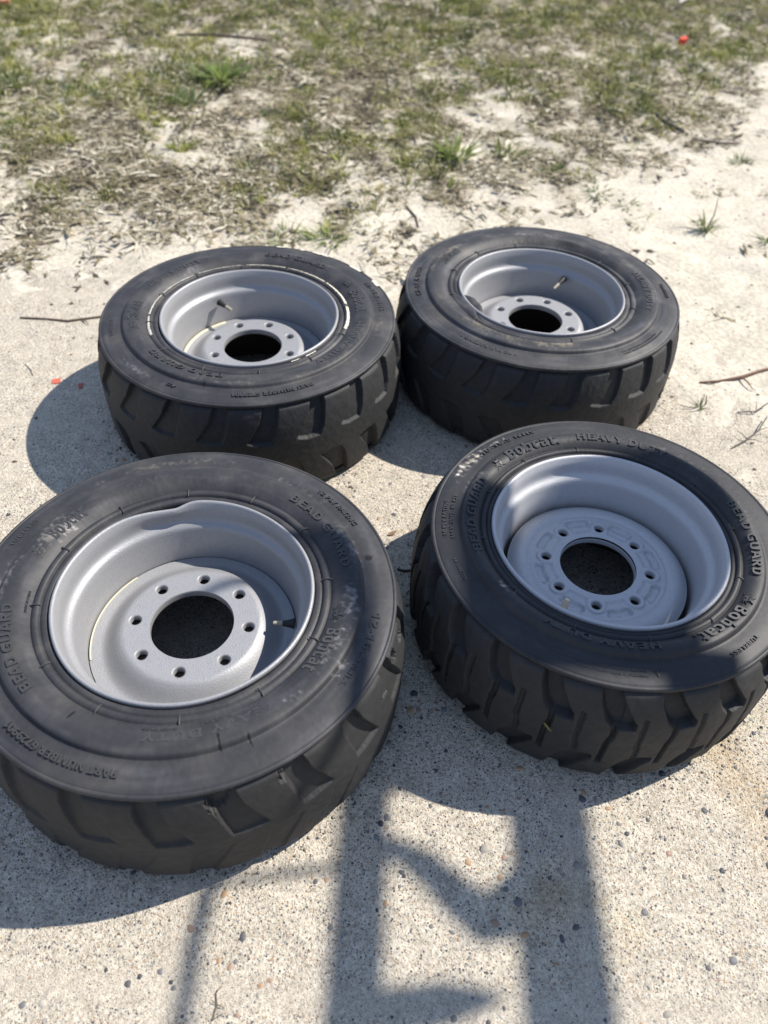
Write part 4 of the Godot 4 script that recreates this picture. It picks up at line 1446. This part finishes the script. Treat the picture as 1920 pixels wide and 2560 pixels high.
	build_wheel(1, {
		"label": "near right wheel in the frame's shadow, with deep zigzag lugs and an embossed disc", "narrow": true, "lugs": 22, "flare": -1.0, "voids": void_f, "start": 191.0, "seed": 13, "under": 0.6, "high": 0.025, "low": 0.015, "dust": 0.45, "crown": 0.3,
		"tears": [], "spots": [[-125, 0.262, 4, 0.010, 0.7, 0.8, 1.4], [-55, 0.3205, 9, 0.0090, 1.15, 0.7, 1.2], [-40, 0.321, 7, 0.004, 0.9, 0.6, 1.5], [-66, 0.275, 6, 0.012, 0.3, 0.3, 1.6], [-103, 0.266, 3, 0.006, 0.3, 0.3, 1.6], [40, 0.296, 26, 0.006, 0.25, 0.2, 1.4], [134, 0.268, 5, 0.009, 0.25, 0.2, 1.5], [25, 0.272, 4, 0.005, 0.25, 0.3, 1.4]],
		"ribs": -7.0, "bolts": 10.0, "valve": [-147.0, 0.186, 0.200, 0.168, 0.240, 0.0], "dent": false, "primer": 0.0, "bulge": [], "paint": [],
		"words": [["cat", -50, 0, 0.268, 0, 0.0022], ["Bobcat.", -43.5, -15, 0.268, 0.022, 0.0022, 0.0], ["HEAVY DUTY", -6.5, 34, 0.270, 0.016, 0.0022, 0.0], ["BEAD GUARD", 69.5, 111, 0.268, 0.016, 0.0022, 0.0], ["cat", 125, 0, 0.268, 0, 0.0022], ["Bobcat.", 130, 157, 0.268, 0.022, 0.0022, 0.0], ["HEAVY DUTY", 171, 214, 0.266, 0.016, 0.0022, 0.0], ["BEAD GUARD", -106, -63, 0.267, 0.016, 0.0022, 0.0005],
			["10 PLY RATING", -95.5, -78, 0.318, 0.0065, 0.0014, 0.0], ["MAX. INFL. 60 PSI", -97, -75, 0.304, 0.0065, 0.0014, 0.0], ["6423WH BT", -116, -106, 0.312, 0.006, 0.0014, 0.0], ["10-16.5 NHS", -49, -22, 0.313, 0.010, 0.0016, 0.0], ["WARNING TO AVOID SERIOUS BODILY INJURY USE", 178, 205, 0.3185, 0.0042, 0.0012, 0.0], ["ONLY THE PROPER RIM SIZE RECOMMENDED BY RIM MFR", 178, 207, 0.3095, 0.0042, 0.0012, 0.0], ["!", 174.6, 175.2, 0.3135, 0.006, 0.0014, 0.0], ["triangle", 174.9, 0, 0.314, 0, 0.0018], ["TUBELESS", 136, 149, 0.313, 0.0075, 0.0014, 0.0]]})
	build_wheel(2, {
		"label": "far left wheel with a pale painted ring round the rim and notched worn tread", "narrow": false, "lugs": 21, "flare": 1.0, "voids": void_r, "start": 165.3, "seed": 23, "under": 1.0, "high": 0.016, "low": 0.006, "dust": 0.90, "crown": 0.6,
		"tears": [[147.0, 0.262, 0.006, 0.010, 0.010], [128.5, 0.255, 0.005, 0.012, 0.008]],
		"spots": [[115, 0.300, 26, 0.006, 0.22, 0.6, 1.4], [-175, 0.302, 20, 0.006, 0.22, 0.4, 1.4], [-140, 0.340, 12, 0.006, 0.3, 0.2, 1.5], [-45, 0.270, 7, 0.010, 0.25, 0.2, 1.4], [-170, 0.312, 0.5, 0.010, -1, 0, 0.8], [140, 0.270, 1.0, 0.010, 0.5, 0.6, 0.9], [95, 0.330, 20, 0.005, 0.2, 0.6, 1.2]],
		"ribs": -14.0, "bolts": -29.5, "valve": [-37.0, 0.187, 0.215, 0.146, 0.206, 6.0], "dent": false, "primer": 116.0, "weld": 0.009, "primer_end": -34.0, "bulge": [],
		"paint": [[-118, -98, 0.2475, 0.2535, cream], [-96, -74, 0.2470, 0.2535, cream], [-72, -45, 0.2475, 0.2530, cream], [-42, -13, 0.2480, 0.2530, cream], [-11, 14, 0.2480, 0.2528, cream], [16, 44, 0.2475, 0.2535, cream], [46, 73, 0.2475, 0.2535, cream], [75, 100, 0.2470, 0.2535, cream], [128, 136, 0.2300, 0.2330, cream], [140, 146, 0.2300, 0.2325, cream],
			[3, 7, 0.3620, 0.3704, cream], [14, 16, 0.3630, 0.3704, cream], [20, 28, 0.3620, 0.3705, cream], [40, 47, 0.3610, 0.3705, cream], [56, 61, 0.3600, 0.3700, cream]],
		"words": [["cat", -110, 0, 0.285, 0, 0.0016], ["Bobcat", -104, -87, 0.284, 0.026, 0.0016, 0.0004], ["HEAVY DUTY", -72, -36, 0.287, 0.016, 0.0016, 0.0005], ["BEAD GUARD", 0, 36, 0.290, 0.016, 0.0015, 0.0006], ["cat", 57, 0, 0.285, 0, 0.0016], ["Bobcat", 64, 85, 0.284, 0.026, 0.0016, 0.0004], ["HEAVY DUTY", 95, 138, 0.283, 0.016, 0.0016, 0.0006], ["BEAD GUARD", 183, 226, 0.279, 0.016, 0.0015, 0.0006],
			["PART NUMBER 6729901", 146, 177.5, 0.338, 0.0110, 0.0020, 0.0], ["12-16.5 NHS", 57, 82, 0.338, 0.012, 0.0016, 0.0], ["TUBELESS", -113, -100, 0.340, 0.0075, 0.0014, 0.0], ["arrow", 202, 0, 0.338, 0, 0.0022]]})
	build_wheel(3, {
		"label": "far right wheel with a dusty brown sidewall and its bead pushed over the rim", "narrow": false, "lugs": 22, "flare": 1.0, "voids": void_r, "start": 173.3, "seed": 33, "under": 0.8, "high": 0.015, "low": 0.006, "dust": 1.1, "crown": 0.45,
		"tears": [[170.0, 0.255, 0.008, 0.010, 0.010]],
		"spots": [[-165, 0.282, 26, 0.016, 0.30, 1.0, 1.5], [-130, 0.280, 14, 0.012, 0.25, 1.0, 1.5], [-160, 0.290, 3, 0.007, 0.6, 0.8, 1.2], [-60, 0.300, 24, 0.008, 0.30, 0.7, 1.6], [0, 0.296, 14, 0.008, 0.25, 0.4, 1.6], [60, 0.296, 16, 0.008, 0.25, 0.4, 1.6], [100, 0.300, 16, 0.009, 0.28, 0.3, 1.6], [23, 0.272, 9, 0.012, -1, 0, 0.35], [-5, 0.262, 9, 0.007, 0.30, 1.0, 0.7]],
		"ribs": -12.0, "bolts": -20.6, "valve": [30.0, 0.187, 0.222, 0.142, 0.208, -4.0], "dent": false, "primer": 82.0, "weld": 0.006, "primer_end": -55.0, "bulge": [-116, 13, 0.030, 0.006], "paint": [],
		"words": [["12-16.5 NHS", -102, -76, 0.338, 0.012, 0.0016, 0.0], ["• 12 PLY RATING •", -164, -138, 0.338, 0.0095, 0.0016, 0.0], ["TUBELESS", 80, 92, 0.341, 0.0075, 0.0014, 0.0], ["WARNING TO AVOID SERIOUS BODILY INJURY", 122, 150, 0.342, 0.0036, 0.0011, 0.0], ["USE ONLY THE PROPER RIM SIZE", 126, 150, 0.334, 0.0036, 0.0011, 0.0], ["Bobcat", -70, -52, 0.285, 0.024, 0.0008, 0.0018], ["HEAVY DUTY", 70, 110, 0.287, 0.015, 0.0008, 0.0018]]})
	build_things()
	build_litter()
